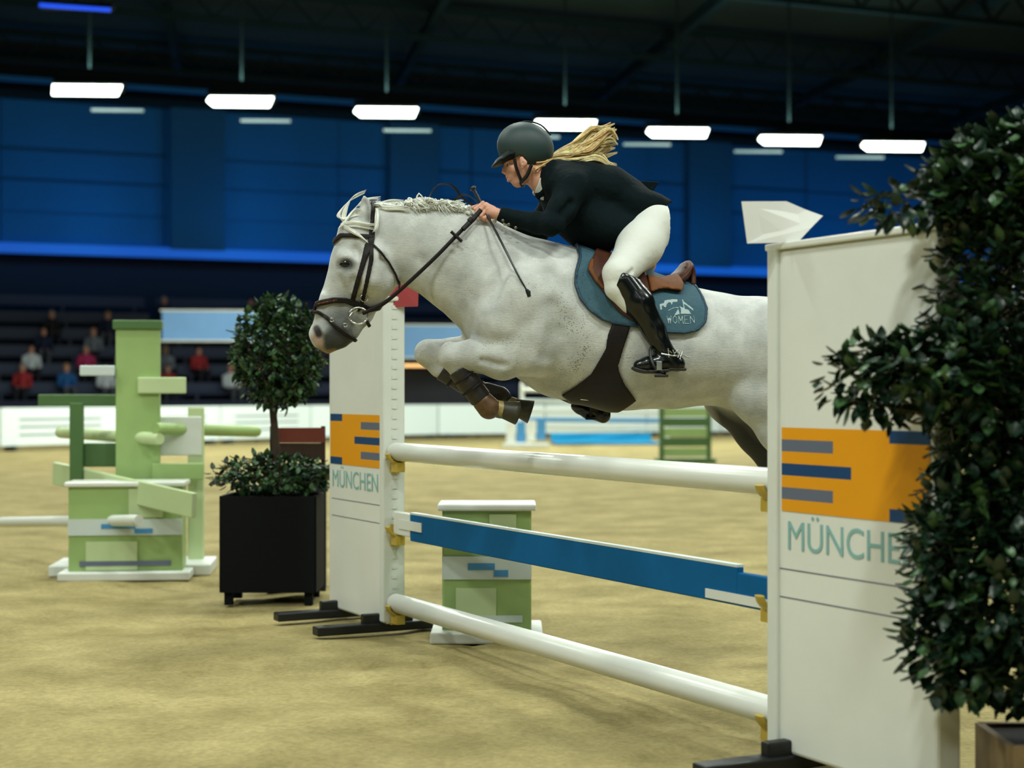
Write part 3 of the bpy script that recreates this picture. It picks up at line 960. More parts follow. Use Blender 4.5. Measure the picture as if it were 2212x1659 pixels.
        link_mesh('fetlock_cup', np_mesh('fetlock_cup', V, Q), M['boot_brown'] if nm == 'near' else M['boot_dark'], t)
        for fr in (.25, .65):
            c_, s_ = hp(*(a0 + (a1 - a0) * fr), cn[0][3])
            pr2 = [c_ + np.array([math.cos(a) * dd[1] * 26 * s_, math.sin(a) * 25 * s_, math.cos(a) * dd[0] * 26 * s_]) for a in np.linspace(0, 2 * PI, 25)]
            b = MB(); b.tube(pr2, .008, 6, flat=.4, cap=False); b.build('strap', M['leather'], t)
    return br

build_tack()

# ------------------------------------------------------------------ rider
M.update({
    'skin': mat('skin', S(205, 150, 126), 0.5, var=0.06, scale=20),
    'jacket': mat('dark_green_jacket', S(4, 19, 22), 0.85, var=0.15, scale=200, bump=0.25, bscale=40, spec=.12),
    'breeches': mat('white_breeches', (0.72, 0.74, 0.69), 0.75, bump=0.2, bscale=30),
    'shirt': mat('white_shirt', (0.65, 0.67, 0.62), 0.7),
    'riding_boot': mat('black_riding_boot', S(8, 14, 15), 0.22, var=0.1, scale=20),
    'sole': mat('boot_sole', S(36, 33, 32), 0.6),
    'helmet': mat('dark_green_helmet', S(30, 52, 52), 0.55, var=0.06, scale=120),
    'helmet_dark': mat('dark_visor', S(12, 24, 23), 0.6, spec=.2),
    'black': mat('black_strap', S(12, 14, 15), 0.5),
    'blond': mat('blond_hair', S(240, 220, 168), 0.45, var=0.3, scale=50, bump=.3, bscale=150),
    'blond_dark': mat('dark_blond_hair', S(196, 160, 104), 0.5, var=0.3, scale=50),
    'lip': mat('lips', S(170, 92, 86), 0.5),
    'button': mat('bronze_button', S(120, 112, 90), 0.35, .8),
})

def person_prims(f):
    # head and face
    chain(f, [(1140, 322, 46, 0, .80), (1126, 338, 40, 0, .80)], .02)
    chain(f, [(1126, 340, 34, 0, .82), (1114, 372, 21, 0, .95), (1117, 390, 13, 0, 1.2)], .02)
    chain(f, [(1119, 396, 8.5, 0, 1.6)], .012)                             # chin
    both(f, [(1140, 366, 15, -.030), (1128, 388, 11, -.022)], .02)         # jaw
    both(f, [(1102, 362, 8, -.036), (1112, 366, 9, -.045)], .015)          # cheekbones
    chain(f, [(1095, 354, 5, 0, .9), (1090, 365, 4.2, 0, 1.0), (1087.5, 371.5, 3.8, 0, 1.25)], .008)   # nose
    both(f, [(1092, 373, 2.6, -.009)], .006)
    both(f, [(1097, 349, 5, -.020), (1104, 349, 4, -.036)], .01)           # brow
    both(f, [(1099.5, 356.5, 4.0, -.031)], .010, 'cut')
    chain(f, [(1096, 382.5, 3.2, 0, 2.6), (1099, 384, 3, 0, 3.2)], .006)   # lips
    chain(f, [(1098.5, 390, 3.3, 0, 2.4), (1101, 389, 3, 0, 3.0)], .006)
    chain(f, [(1094, 386.3, 1.1, 0, 6)], .004, 'cut')
    both(f, [(1127, 343, 5, -.080, .7), (1131, 352, 7.5, -.082, .5), (1129, 361, 4, -.078, .6)], .006)   # ears
    both(f, [(1129, 352, 3.6, -.092, .7)], .005, 'cut')
    # neck and trunk
    chain(f, [(1150, 362, 27, 0, .92), (1170, 386, 27, 0, .98), (1188, 400, 30, 0, 1.2)], .03)
    chain(f, [(1200, 400, 36, 0, 1.7), (1262, 412, 45, 0, 1.55), (1330, 445, 42, 0, 1.3), (1390, 484, 42, 0, 1.3)], .05)
    # arms
    for sd in (-1, 1):
        q = lambda a: [(x, y, r, o if sd < 0 else -o) for x, y, r, o in a]
        chain(f, q([(1228, 402, 24, -.160), (1196, 482, 15, -.240), (1188, 486, 14, -.240)]), .02)
        chain(f, q([(1190, 485, 14, -.240), (1150, 480, 13, -.19), (1085, 465, 11, -.105), (1070, 460, 11, -.095)]), .02)
    # seat and legs: near
    chain(f, [(1402, 492, 41, -.08, 1.0), (1376, 532, 34, -.18), (1335, 592, 24, -.315)], .04)
    chain(f, [(1336, 594, 23, -.320), (1376, 660, 23, -.345), (1428, 748, 16, -.352)], .02)
    chain(f, [(1430, 750, 15, -.352), (1456, 784, 13, -.352)], .015)
    chain(f, [(1452, 784, 13, -.352), (1400, 787, 12, -.352), (1378, 790, 9, -.352)], .015)
    # far
    chain(f, [(1402, 492, 41, .08, 1.0), (1378, 570, 34, .22), (1335, 680, 25, .38)], .04)
    chain(f, [(1335, 680, 26, .38), (1330, 770, 24, .375), (1305, 868, 15, .34)], .02)
    chain(f, [(1304, 898, 12, .335), (1262, 886, 11, .33), (1246, 880, 9, .33)], .015)

def hand_prims(f, sd):
    q = lambda a: [(x, y, r, o if sd < 0 else -o) for x, y, r, o in a]
    chain(f, q([(1086, 466, 11, -.105), (1072, 461, 10.5, -.097), (1050, 447, 8, -.090)]), .012)
    chain(f, q([(1074, 463, 10, -.097), (1056, 460, 8, -.096)]), .012)
    # knuckle, middle joint, tip of the four fingers, closed on rein and whip
    for a in ([(1043, 439.5, 4.6, -.090), (1027, 452, 4.3, -.096), (1034, 462, 3.9, -.088), (1042, 458, 3.4, -.076)],
              [(1046, 446, 4.8, -.096), (1031, 459.5, 4.4, -.103), (1039, 469, 4.0, -.094), (1047, 464, 3.5, -.082)],
              [(1051, 453.5, 4.6, -.098), (1038, 466, 4.2, -.106), (1045, 474, 3.9, -.098), (1053, 469, 3.4, -.086)],
              [(1057, 460, 4.2, -.096), (1047, 471, 3.7, -.104), (1053, 477, 3.4, -.098), (1059, 472, 3.0, -.088)]):
        chain(f, q(a), .004)
    chain(f, q([(1066, 452, 7, -.078), (1050, 443, 5.6, -.066), (1034, 445, 4.9, -.062), (1021, 448.5, 4.2, -.064)]), .006)   # thumb
    for a in ([(1043, 438.5, 4.8, -.092)], [(1047, 445, 4.8, -.098)], [(1052, 452, 4.6, -.100)]):
        chain(f, q(a), .006)

def near_tail(M_, prof):
    pass

def build_rider():
    root = empty('person', HO, TH, 'person in dark green riding jacket, white breeches and helmet crouching over the leaping horse', 'person')
    f = field_px(1010, 255, 1495, 925, -.46, .50, .0055)
    person_prims(f)
    V, Q = f.mesh(smooth=1)
    Xp, Yp = local_px(V)
    # finer head and hands, joined under helmet, collar and cuffs
    fh = field_px(1060, 262, 1215, 430, -.125, .125, .0027)
    person_prims(fh)
    Vh, Qh = fh.mesh(smooth=1)
    Xh, Yh = local_px(Vh)
    cutb = (Xp - 1165) * .8 + (Yp - 385) * .6 * -1 * 0
    kb = ~((Xp < 1172) & (Yp < 425) & (np.abs(V[:, 1]) < .12))
    Qb = Q[kb[Q].all(1)]
    kh = (Xh < 1178)
    Qh2 = Qh[kh[Qh].all(1)]
    kb2 = kb & ~((Xp < 1083) & (Yp > 425) & (Yp < 500) & (np.abs(V[:, 1]) < .16))
    Qb = Q[kb2[Q].all(1)]
    VV, QQ, n = [V, Vh], [Qb, Qh2 + len(V)], len(V) + len(Vh)
    for sd in (-1, 1):
        o = -.09 if sd < 0 else .09
        fx = field_px(1005, 425, 1105, 490, o - .06, o + .06, .0022)
        hand_prims(fx, sd)
        v, q = fx.mesh(smooth=1)
        VV.append(v); QQ.append(q + n); n += len(v)
    V = np.concatenate(VV); Q = np.concatenate(QQ)
    used = np.zeros(len(V), bool); used[Q.ravel()] = True
    re = np.cumsum(used) - 1
    link_mesh('body', np_mesh('body', V[used], re[Q]), M['skin'], root)
    # eyes, lips
    for sd in (-1, 1):
        c, s = hp(1101.5, 356.5, -.030)
        b = MB(); b.ball((c[0], c[1] * -sd, c[2]), .0115, 12, 8); b.build('eye', M['shirt'], root)
        b = MB(); b.ball((c[0] - .0085, c[1] * -sd, c[2]), .0052, 10, 6); b.build('iris', M['eye'], root)
    b = MB(); b.tube([hv(1097.5, 383.2, -.017), hv(1094.3, 382.7, 0), hv(1097.5, 383.2, .017)], .0042, 6, flat=.7); b.tube([hv(1100, 389.6, -.015), hv(1096.8, 389.8, 0), hv(1100, 389.6, .015)], .0046, 6, flat=.7)
    b.build('lips', M['lip'], root)

    # jacket
    fj = field_px(1060, 325, 1490, 570, -.36, .36, .0055)
    chain(fj, [(1197, 390, 43, 0, 1.35), (1215, 396, 44, 0, 1.6), (1262, 404, 50, 0, 1.6), (1312, 414, 52, 0, 1.45), (1350, 437, 49, 0, 1.4), (1392, 470, 48, 0, 1.55), (1412, 478, 50, 0, 1.55)], .04)
    chain(fj, [(1225, 445, 52, 0, 1.5), (1270, 478, 54, 0, 1.4), (1312, 500, 50, 0, 1.7), (1345, 500, 46, 0, 1.9)], .05)
    chain(fj, [(1240, 466, 45, 0, 1.4), (1290, 505, 42, 0, 1.8)], .04)
    both(fj, [(1212, 398, 36, -.13), (1236, 406, 37, -.165)], .04)
    both(fj, [(1234, 408, 36, -.168), (1214, 452, 31, -.22), (1192, 485, 25.5, -.245)], .02)
    both(fj, [(1196, 486, 25, -.247), (1160, 481, 24, -.19), (1120, 474, 18.5, -.14), (1079, 461, 15.5, -.102)], .014)
    both(fj, [(1440, 438, 7, -.06, 2.5), (1410, 442, 22, -.07, 1.8), (1370, 440, 34, -.09, 1.4)], .03)
    both(fj, [(1232, 438, 6, -.265), (1214, 462, 5, -.285)], .03, 'cut')
    X_, Y_ = grid_px(fj, -.12)
    hem = poly2(X_, Y_, [(1040, 300), (1500, 300), (1500, 425), (1444, 438), (1436, 451), (1410, 466), (1376, 480), (1345, 509), (1318, 545), (1292, 552), (1272, 546), (1240, 528), (1205, 506), (1180, 520), (1100, 500), (1071, 478), (1086, 440), (1060, 420)])
    D = np.maximum(fj.D, (hem * .0021)[:, None, :])
    # hollow at neck and cuffs
    fn = Field(fj.lo, fj.lo + (np.array(fj.n) - 1) * fj.h, fj.h)
    fn.n = fj.n
    V, Q = surface_nets(D.astype(np.float32), fj.lo, fj.h, 1)
    jk = link_mesh('jacket', np_mesh('jacket', V, Q), M['jacket'], root)
    # tails of the jacket lifting behind
    for (pts, off) in [([(1345, 388), (1360, 391), (1392, 391), (1424, 393), (1409, 416), (1385, 420), (1350, 410)], -.03), ([(1380, 400), (1410, 414), (1445, 437), (1436, 451), (1410, 464), (1372, 470), (1360, 430)], -.12)]:
        b = MB()
        A = [hv(x, y, off) for x, y in pts]
        th = Vector((0, .012, 0))
        b.add(A + [p + th for p in A], [tuple(range(len(A))), tuple(range(2 * len(A) - 1, len(A) - 1, -1))] + [((i + 1) % len(A), i, len(A) + i, len(A) + (i + 1) % len(A)) for i in range(len(A))])
        b.build('jacket_tail', M['jacket'], root, bevel=.004)
    # collar and lapel
    b = MB()
    b.tube(catmull([hv(1160, 425, -.03), hv(1178, 408, -.070), hv(1192, 376, -.082), hv(1203, 352, -.05), hv(1206, 346, 0), hv(1203, 352, .05), hv(1192, 376, .082), hv(1178, 408, .070), hv(1160, 425, .03)], 4), .017, 8, flat=.45, flatdir=(0.3, 1, 0)); b.build('jacket_collar', M['jacket'], root)
    fc = field_px(1130, 350, 1215, 440, -.11, .11, .004)
    chain(fc, [(1152, 378, 30, 0, 1.0), (1180, 398, 33, 0, 1.05)], .02)
    X_, Y_ = grid_px(fc, -.06)
    pc = poly2(X_, Y_, [(1157, 412), (1164, 390), (1171, 372), (1200, 360), (1212, 400), (1190, 432), (1176, 422), (1163, 418)])
    V, Q = surface_nets(np.maximum(np.abs(fc.normed() - .004) - .005, (pc * .0021)[:, None, :]).astype(np.float32), fc.lo, fc.h, 1)
    link_mesh('shirt_collar', np_mesh('shirt_collar', V, Q), M['shirt'], root)
    b = MB(); b.tube([hv(1162, 412, -.02), hv(1172, 424, -.035), hv(1186, 432, -.02)], [.012, .018, .012], 10); b.build('stock_tie', M['shirt'], root)
    for (x, y) in [(1086.5, 476.5), (1099, 485), (1114, 492)]:
        c = hv(x, y, -.142 - (x - 1086) * .0014)
        b = MB(); b.ball(c, .0075, 10, 6, (1, .5, 1)); b.build('button', M['button'], root)

    # breeches
    fb = field_px(1285, 430, 1475, 730, -.42, .44, .0055)
    chain(fb, [(1405, 494, 51, -.095, 1.1), (1382, 532, 46, -.19), (1336, 592, 34.5, -.322)], .05)
    chain(fb, [(1336, 592, 34, -.322), (1334, 622, 27, -.33), (1362, 655, 24, -.345)], .015)
    chain(fb, [(1405, 494, 51, .095, 1.1), (1380, 572, 45, .24), (1335, 682, 33, .38), (1332, 720, 26, .38)], .05)
    chain(fb, [(1400, 480, 50, 0, 1.8)], .05)
    both(fb, [(1350, 600, 2.5, -.40), (1366, 585, 2.5, -.37)], .02, 'cut')
    V, Q = fb.mesh(smooth=1)
    link_mesh('breeches', np_mesh('breeches', V, Q), M['breeches'], root)

    # boots
    def boot(sd):
        if sd < 0:
            box = (1315, 580, 1500, 820)
            leg = [(1347, 608, 30, -.345), (1380, 655, 32.5, -.352), (1412, 712, 25, -.355), (1431, 752, 20.5, -.356)]
            foot = [[(1431, 752, 20, -.356), (1462, 785, 16, -.356)], [(1464, 787, 15.5, -.356), (1425, 783, 19, -.356), (1398, 787, 16, -.356), (1381, 790, 13, -.356)]]
            top = [(1300, 640), (1322, 637), (1341, 588), (1368, 598), (1400, 610), (1550, 650), (1550, 850), (1300, 850)]
            sole = [(1366, 798), (1392, 805.5), (1440, 803), (1444, 800), (1480, 801)]
            off = -.37
        else:
            box = (1215, 690, 1400, 930)
            leg = [(1333, 722, 27, .385), (1329, 770, 29, .38), (1315, 830, 22, .36), (1304, 862, 18, .34)]
            foot = [[(1304, 862, 18, .34), (1303, 898, 15, .335)], [(1303, 899, 14, .335), (1270, 888, 16, .33), (1252, 880, 14, .33), (1244, 877, 11, .33)]]
            top = [(1200, 712), (1420, 712), (1420, 950), (1200, 950)]
            sole = None
            off = .34
        fb = field_px(*box, off - .10, off + .12, .004)
        chain(fb, leg, .02)
        for c in foot: chain(fb, c, .012)
        X_, Y_ = grid_px(fb, off)
        P = poly2(X_, Y_, top)
        V, Q = surface_nets(np.maximum(fb.D, (P * .002)[:, None, :]).astype(np.float32), fb.lo, fb.h, 1)
        o = link_mesh('riding_boot', np_mesh('riding_boot', V, Q), M['riding_boot'], root)
        if sole:
            b = MB(); b.tube(catmull([hv(x, y - 3, -.356) for x, y in sole], 3), [.024] + [.036] * 6 + [.03] * 5 + [.026], 12, flat=.28, flatdir=(0, 0, 1)); b.build('sole', M['sole'], o)
            # spur with its strap
            b = MB(); b.tube(catmull([hv(1428, 764, -.41), hv(1452, 768, -.412), hv(1472, 768, -.385), hv(1478, 768, -.356), hv(1472, 768, -.33), hv(1452, 766, -.31)], 4), .004, 6); b.tube([hv(1478, 768, -.356), hv(1490, 772, -.356)], .004, 6); b.build('spur', M['steel'], o)
            b = MB()
            for (x0, y0, x1, y1) in [(1443, 752, 1445, 772), (1446, 758, 1451, 762), (1453, 755, 1457, 764), (1457, 764, 1465, 754), (1464, 773, 1471, 757), (1469, 775, 1475, 758)]:
                b.tube([hv(x0, y0, -.418), hv(x1, y1, -.412)], .0022, 6)
            b.build('spur_buckle', M['steel'], o)
    boot(-1); boot(1)

    # helmet
    fh = field_px(1050, 255, 1215, 400, -.16, .16, .0035)
    c, s = hp(1135, 318, 0)
    fh.ell(c, (62 * s, .098, 53.5 * s), ang=math.radians(-14), k=.0)
    D0 = fh.D.copy()
    X_, Y_ = grid_px(fh, -.08)
    shell = poly2(X_, Y_, [(1050, 240), (1230, 240), (1230, 342), (1197, 341), (1184, 347), (1163, 350), (1148, 362), (1141, 360), (1136, 343), (1124, 334), (1112, 340), (1092, 345), (1078, 345), (1050, 352)])
    D = np.maximum(np.abs(D0 + .010) - .010, (shell * .0021)[:, None, :])
    V, Q = surface_nets(D.astype(np.float32), fh.lo, fh.h, 1)
    hm = link_mesh('helmet', np_mesh('helmet', V, Q), M['helmet'], root)
    fh.D[:] = 1
    chain(fh, [(1096, 338, 12, 0, 3.6), (1078, 350, 7, 0, 5.6), (1066, 358.5, 3.2, 0, 8)], .012)
    chain(fh, [(1110, 334, 18, 0, 2.0)], .02)
    inner = np.maximum(fh.D, -(D0 + .008))
    V, Q = surface_nets(inner.astype(np.float32), fh.lo, fh.h, 1)
    link_mesh('visor', np_mesh('visor', V, Q), M['helmet_dark'], hm)
    b = MB()
    for sg in (-1, 1):
        q = lambda x, y, o: hv(x, y, o * -sg)
        b.tube(catmull([q(1111, 343, -.080), q(1116, 365, -.066), q(1125, 388, -.050), q(1129, 400, -.018)], 4), .0085, 6, flat=.3, flatdir=(0, 1, 0))
        b.tube(catmull([q(1148, 356, -.082), q(1138, 380, -.066), q(1126, 393, -.045), q(1129, 402, -.016)], 4), .0095, 6, flat=.3, flatdir=(0, 1, 0))
    b.tube([hv(1129, 401, -.02), hv(1130, 403, 0), hv(1129, 401, .02)], .009, 6, flat=.4)
    b.build('chin_strap', M['black'], hm)
    b = MB(); b.tube(catmull([hv(1086, 289, 0), hv(1110, 270, 0), hv(1138, 262.5, 0), hv(1168, 270, 0), hv(1190, 292, 0)], 4), .012, 8, flat=.25, flatdir=(0, 0, 1)); b.build('centre_band', M['helmet'], hm)

    # hair: ponytail streaming back
    hr = MB()
    def lock(path, clumps, per, r):
        for q in range(clumps):
            wc = rng.uniform(-1, 1, 2)
            e = rng.uniform(.72, 1.12)
            ph, am = rng.uniform(0, 6.3), rng.uniform(.15, .45)
            dark = int(rng.random() < .28)
            for i in range(per):
                w = rng.normal(0, .17, 2)
                en = e * rng.uniform(.88, 1.0)
                pts = []
                m0 = len(path) - 1
                for j, (x, y, o, k) in enumerate(path):
                    if j == m0:
                        x0, y0 = path[j - 1][:2]
                        x, y = x0 + (x - x0) * (en * 1.6 - .6 if en < 1 else en), y0 + (y - y0) * en
                    c, s = hp(x, y, o)
                    f_ = j / m0
                    u = wc[0] + am * math.sin(ph + 1.5 * j) + w[0] * (1.15 - .7 * f_)
                    v = wc[1] + am * math.cos(ph + 1.2 * j) + w[1]
                    pts.append(c + np.array([0, v * k * s * .8, u * k * s]))
                cp = catmull(pts, 6); m_ = len(cp)
                hr.mi = dark if rng.random() < .85 else 1 - dark
                hr.tube(cp, [r * (.5 + .5 * math.sin(PI * min(1, .15 + .85 * t / (m_ - 1)))) * (1 - .8 * (t / (m_ - 1)) ** 4) for t in range(m_)], 4, cap=False)
    lock([(1186, 345, 0, 5), (1205, 336, 0, 8), (1232, 326, -.01, 12), (1256, 308, -.01, 14), (1278, 292, -.01, 14), (1303, 288, 0, 13), (1330, 276, 0, 12)], 14, 26, .0022)
    lock([(1186, 346, 0, 5), (1210, 339, -.01, 8), (1245, 333, -.02, 12), (1272, 322, -.02, 16), (1296, 304, -.02, 17), (1318, 292, -.02, 15), (1334, 304, -.02, 10)], 16, 26, .0022)
    lock([(1188, 347, 0, 5), (1215, 346, -.02, 7), (1250, 344, -.03, 9), (1282, 338, -.03, 11), (1302, 343, -.02, 10), (1316, 354, -.02, 7), (1332, 358, -.02, 5)], 12, 24, .0020)
    lock([(1190, 344, 0, 5), (1222, 334, .01, 12), (1262, 322, .01, 17), (1296, 318, .01, 19), (1332, 314, .01, 15)], 12, 22, .0020)
    for i in range(60):                       # hair gathered under the helmet at the nape
        a = rng.uniform(-.08, .08)
        p = [hv(1160 + rng.uniform(-6, 6), 350 + rng.uniform(0, 22), a), hv(1178, 348 + rng.uniform(0, 10), a * .8), hv(1194, 343, a * .2)]
        hr.mi = 1
        hr.tube(catmull(p, 3), .004, 5, cap=False)
    hr.build('hair', [M['blond'], M['blond_dark']], root)

    # stirrup (hangs from the saddle, holds the near foot), and whip in the near hand
    st = empty('stirrup', HO, TH, 'black stirrup iron and leather at the near boot of the rider', 'stirrup')
    strap('stirrup_leather', catmull([hv(1368, 650, -.318), hv(1392, 700, -.322), hv(1412, 742, -.335)], 4), .028, .006, M['black_leather'], st, (0, 1, 0))
    b = MB()
    b.tube(catmull([hv(1415, 742, -.345), hv(1404, 758, -.38), hv(1412, 790, -.418), hv(1432, 806, -.412)], 4), .0065, 8)
    b.tube(catmull([hv(1415, 742, -.345), hv(1420, 765, -.315), hv(1430, 800, -.30), hv(1438, 808, -.30)], 4), .0065, 8)
    b.build('iron', M['black'], st)
    b = MB(); b.bar(hv(1426, 812, -.425), hv(1432, 812, -.29), .05, .012); b.build('tread', M['black'], st, bevel=.003)
    b = MB(); b.box(hv(1424, 790, -.424), (.026, .006, .04)); b.build('badge', M['steel'], st, bevel=.002)
    st2 = empty('stirrup', HO, TH, 'black stirrup iron on the far side, half seen under the belly', 'stirrup')
    b = MB()
    b.tube(catmull([hv(1290, 832, .33), hv(1280, 850, .29), hv(1276, 900, .285)], 4), .0065, 8); b.tube(catmull([hv(1290, 832, .33), hv(1280, 850, .38), hv(1276, 900, .39)], 4), .0065, 8)
    b.build('iron', M['black'], st2)
    b = MB(); b.bar(hv(1276, 904, .275), hv(1276, 904, .40), .05, .012); b.build('tread', M['black'], st2, bevel=.003)
    wh = empty('riding_whip', HO, TH, 'slim black riding whip held in the near hand of the rider', 'whip')
    pts = [hv(1023, 409, -.075), hv(1038, 437, -.085), hv(1055, 470, -.112), hv(1085, 527, -.215), hv(1118, 592, -.285), hv(1138, 627, -.30)]
    b = MB(); b.tube(catmull(pts, 4), np.linspace(.0075, .0035, 21), 8); b.build('shaft', M['black_leather'], wh)
    b = MB(); b.tube([hv(1019, 404, -.073), hv(1021.5, 407, -.074), hv(1024, 411, -.075)], [.009, .0165, .008], 12); b.build('knob', M['black_leather'], wh)
    b = MB(); b.tube([hv(1137, 625, -.30), hv(1141, 631, -.30), hv(1143, 641, -.30)], [.006, .0115, .009], 8, flat=.4, flatdir=(0, 1, 0)); b.build('flapper', M['black_leather'], wh)
    return root

build_rider()

# ------------------------------------------------------------------ hall
def sand_material():
    m = bpy.data.materials.new('arena_sand')
    m.use_nodes = True
    nt = m.node_tree; N, L = nt.nodes, nt.links
    b = N['Principled BSDF']; b.inputs['Roughness'].default_value = 0.95; b.inputs['Specular IOR Level'].default_value = 0.15
    tc = N.new('ShaderNodeTexCoord')
    n1 = N.new('ShaderNodeTexNoise'); n1.inputs['Scale'].default_value = 1.6; n1.inputs['Detail'].default_value = 8; n1.inputs['Roughness'].default_value = .65
    L.new(tc.outputs['Object'], n1.inputs['Vector'])
    r = N.new('ShaderNodeValToRGB')
    r.color_ramp.elements[0].position = .32; r.color_ramp.elements[0].color = (*S(128, 116, 73), 1)
    r.color_ramp.elements[1].position = .68; r.color_ramp.elements[1].color = (*S(170, 156, 108), 1)
    L.new(n1.outputs['Fac'], r.inputs['Fac'])
    n2 = N.new('ShaderNodeTexNoise'); n2.inputs['Scale'].default_value = 38; n2.inputs['Detail'].default_value = 6
    L.new(tc.outputs['Object'], n2.inputs['Vector'])
    r2 = N.new('ShaderNodeMapRange'); r2.inputs['From Min'].default_value = .3; r2.inputs['From Max'].default_value = .7; r2.inputs['To Min'].default_value = .82; r2.inputs['To Max'].default_value = 1.12
    L.new(n2.outputs['Fac'], r2.inputs['Value'])
    mx = N.new('ShaderNodeMix'); mx.data_type = 'RGBA'; mx.blend_type = 'MULTIPLY'; mx.inputs[0].default_value = 1
    L.new(r.outputs['Color'], mx.inputs[6]); L.new(r2.outputs['Result'], mx.inputs[7])
    L.new(mx.outputs[2], b.inputs['Base Color'])
    ad = N.new('ShaderNodeMath'); ad.operation = 'ADD'
    L.new(n1.outputs['Fac'], ad.inputs[0]); L.new(n2.outputs['Fac'], ad.inputs[1])
    bp = N.new('ShaderNodeBump'); bp.inputs['Strength'].default_value = .35; bp.inputs['Distance'].default_value = .05
    L.new(ad.outputs[0], bp.inputs['Height']); L.new(bp.outputs['Normal'], b.inputs['Normal'])
    return m

M.update({
    'seam': mat('blue_seam', (0.02, 0.12, 0.26), .9),
    'pot': mat('brown_pot', S(124, 104, 70), .8, var=.2, scale=12),
    'sand': sand_material(),
    'wall_blue': mat('blue_wall_cloth', (0.03, 0.17, 0.36), 0.85, spec=.1, var=0.10, scale=.35, stretch=(1, 1, .3)),
    'wall_dark': mat('dark_blue_wall', (0.012, 0.02, 0.04), 0.8),
    'ceiling': mat('dark_ceiling', (0.010, 0.026, 0.030), 0.9, var=.3, scale=.4),
    'girder': mat('dark_girder', (0.010, 0.024, 0.032), 0.8, spec=.1),
    'strip': mat('blue_light_strip', (0.01, 0.03, 0.1), .5, emit=(0.006, 0.10, 0.56), estr=.8),
    'lamp': mat('lamp_diffuser', (.9, .9, .9), .5, emit=(0.90, 1.0, 0.90), estr=9),
    'reflection': mat('reflection_glow', (.4, .45, .45), .4, emit=(0.30, 0.62, 0.66), estr=.55),
    'blue_lamp': mat('blue_lamp_diffuser', (.1, .1, .9), .5, emit=(0.01, 0.10, 1.0), estr=1.1),
    'housing': mat('lamp_housing', (.010, .016, .018), .7, spec=.1),
    'tier': mat('dark_tier_boards', (0.010, 0.020, 0.045), .8),
    'bench': mat('dark_blue_bench', (0.014, 0.03, 0.075), .6),
    'board': mat('white_board', S(226, 240, 238), .5),
    'board_foot': mat('dark_board_foot', S(60, 62, 58), .6),
    'white': mat('white_gloss_paint', (0.72, 0.74, 0.69), .28, var=.03, scale=4),
    'white_matt': mat('white_matt_paint', (0.66, 0.69, 0.64), .5, var=.04, scale=3),
    'orange': mat('orange_print', S(226, 152, 16), .4),
    'blue_print': mat('blue_print', S(8, 62, 112), .4),
    'slate': mat('slate_print', S(96, 104, 124), .4),
    'teal_print': mat('pale_teal_print', S(132, 176, 176), .4),
    'plank_blue': mat('blue_plank_paint', S(0, 88, 142), .6, spec=.15, var=.06, scale=5),
    'yellow': mat('yellow_cup', S(190, 164, 66), .4),
    'black_metal': mat('black_metal', S(14, 18, 20), .45),
    'leaf': mat('dark_green_leaf', S(20, 46, 29), .38, var=.35, scale=12),
    'leaf_light': mat('mid_green_leaf', S(58, 92, 52), .4, var=.3, scale=12),
    'bark': mat('brown_bark', S(58, 46, 34), .85, var=.3, scale=20),
    'planter': mat('black_planter', S(5, 8, 9), .7, spec=.15),
    'soil': mat('dark_soil', S(30, 25, 20), .95),
    'green_paint': mat('light_green_paint', S(148, 176, 110), .45, var=.08, scale=3),
    'green_pale': mat('pale_green_paint', S(186, 204, 156), .45, var=.05, scale=3),
    'green_dark': mat('mid_green_paint', S(70, 104, 56), .5, var=.1, scale=3),
    'band': mat('pale_grey_band', S(196, 208, 206), .45),
    'red': mat('red_flag_cloth', S(150, 50, 52), .7),
    'flag_white': mat('white_flag_cloth', (0.66, 0.66, 0.63), .7),
    'pale_blue': mat('pale_blue_banner', S(108, 156, 206), .6, var=.08, scale=.8),
    'turquoise': mat('turquoise_mat', S(30, 150, 190), .4),
    'sky_print': mat('sky_blue_print', S(64, 136, 190), .5),
    'warm': mat('warm_lamp_tube', (.9, .6, .3), .5, emit=(1.0, .58, .22), estr=1.6),
    'booth': mat('black_booth', S(8, 14, 20), .7),
    'rust': mat('rust_red_board', S(128, 58, 44), .6),
    'brown_board': mat('brown_board', S(60, 40, 24), .6),
})

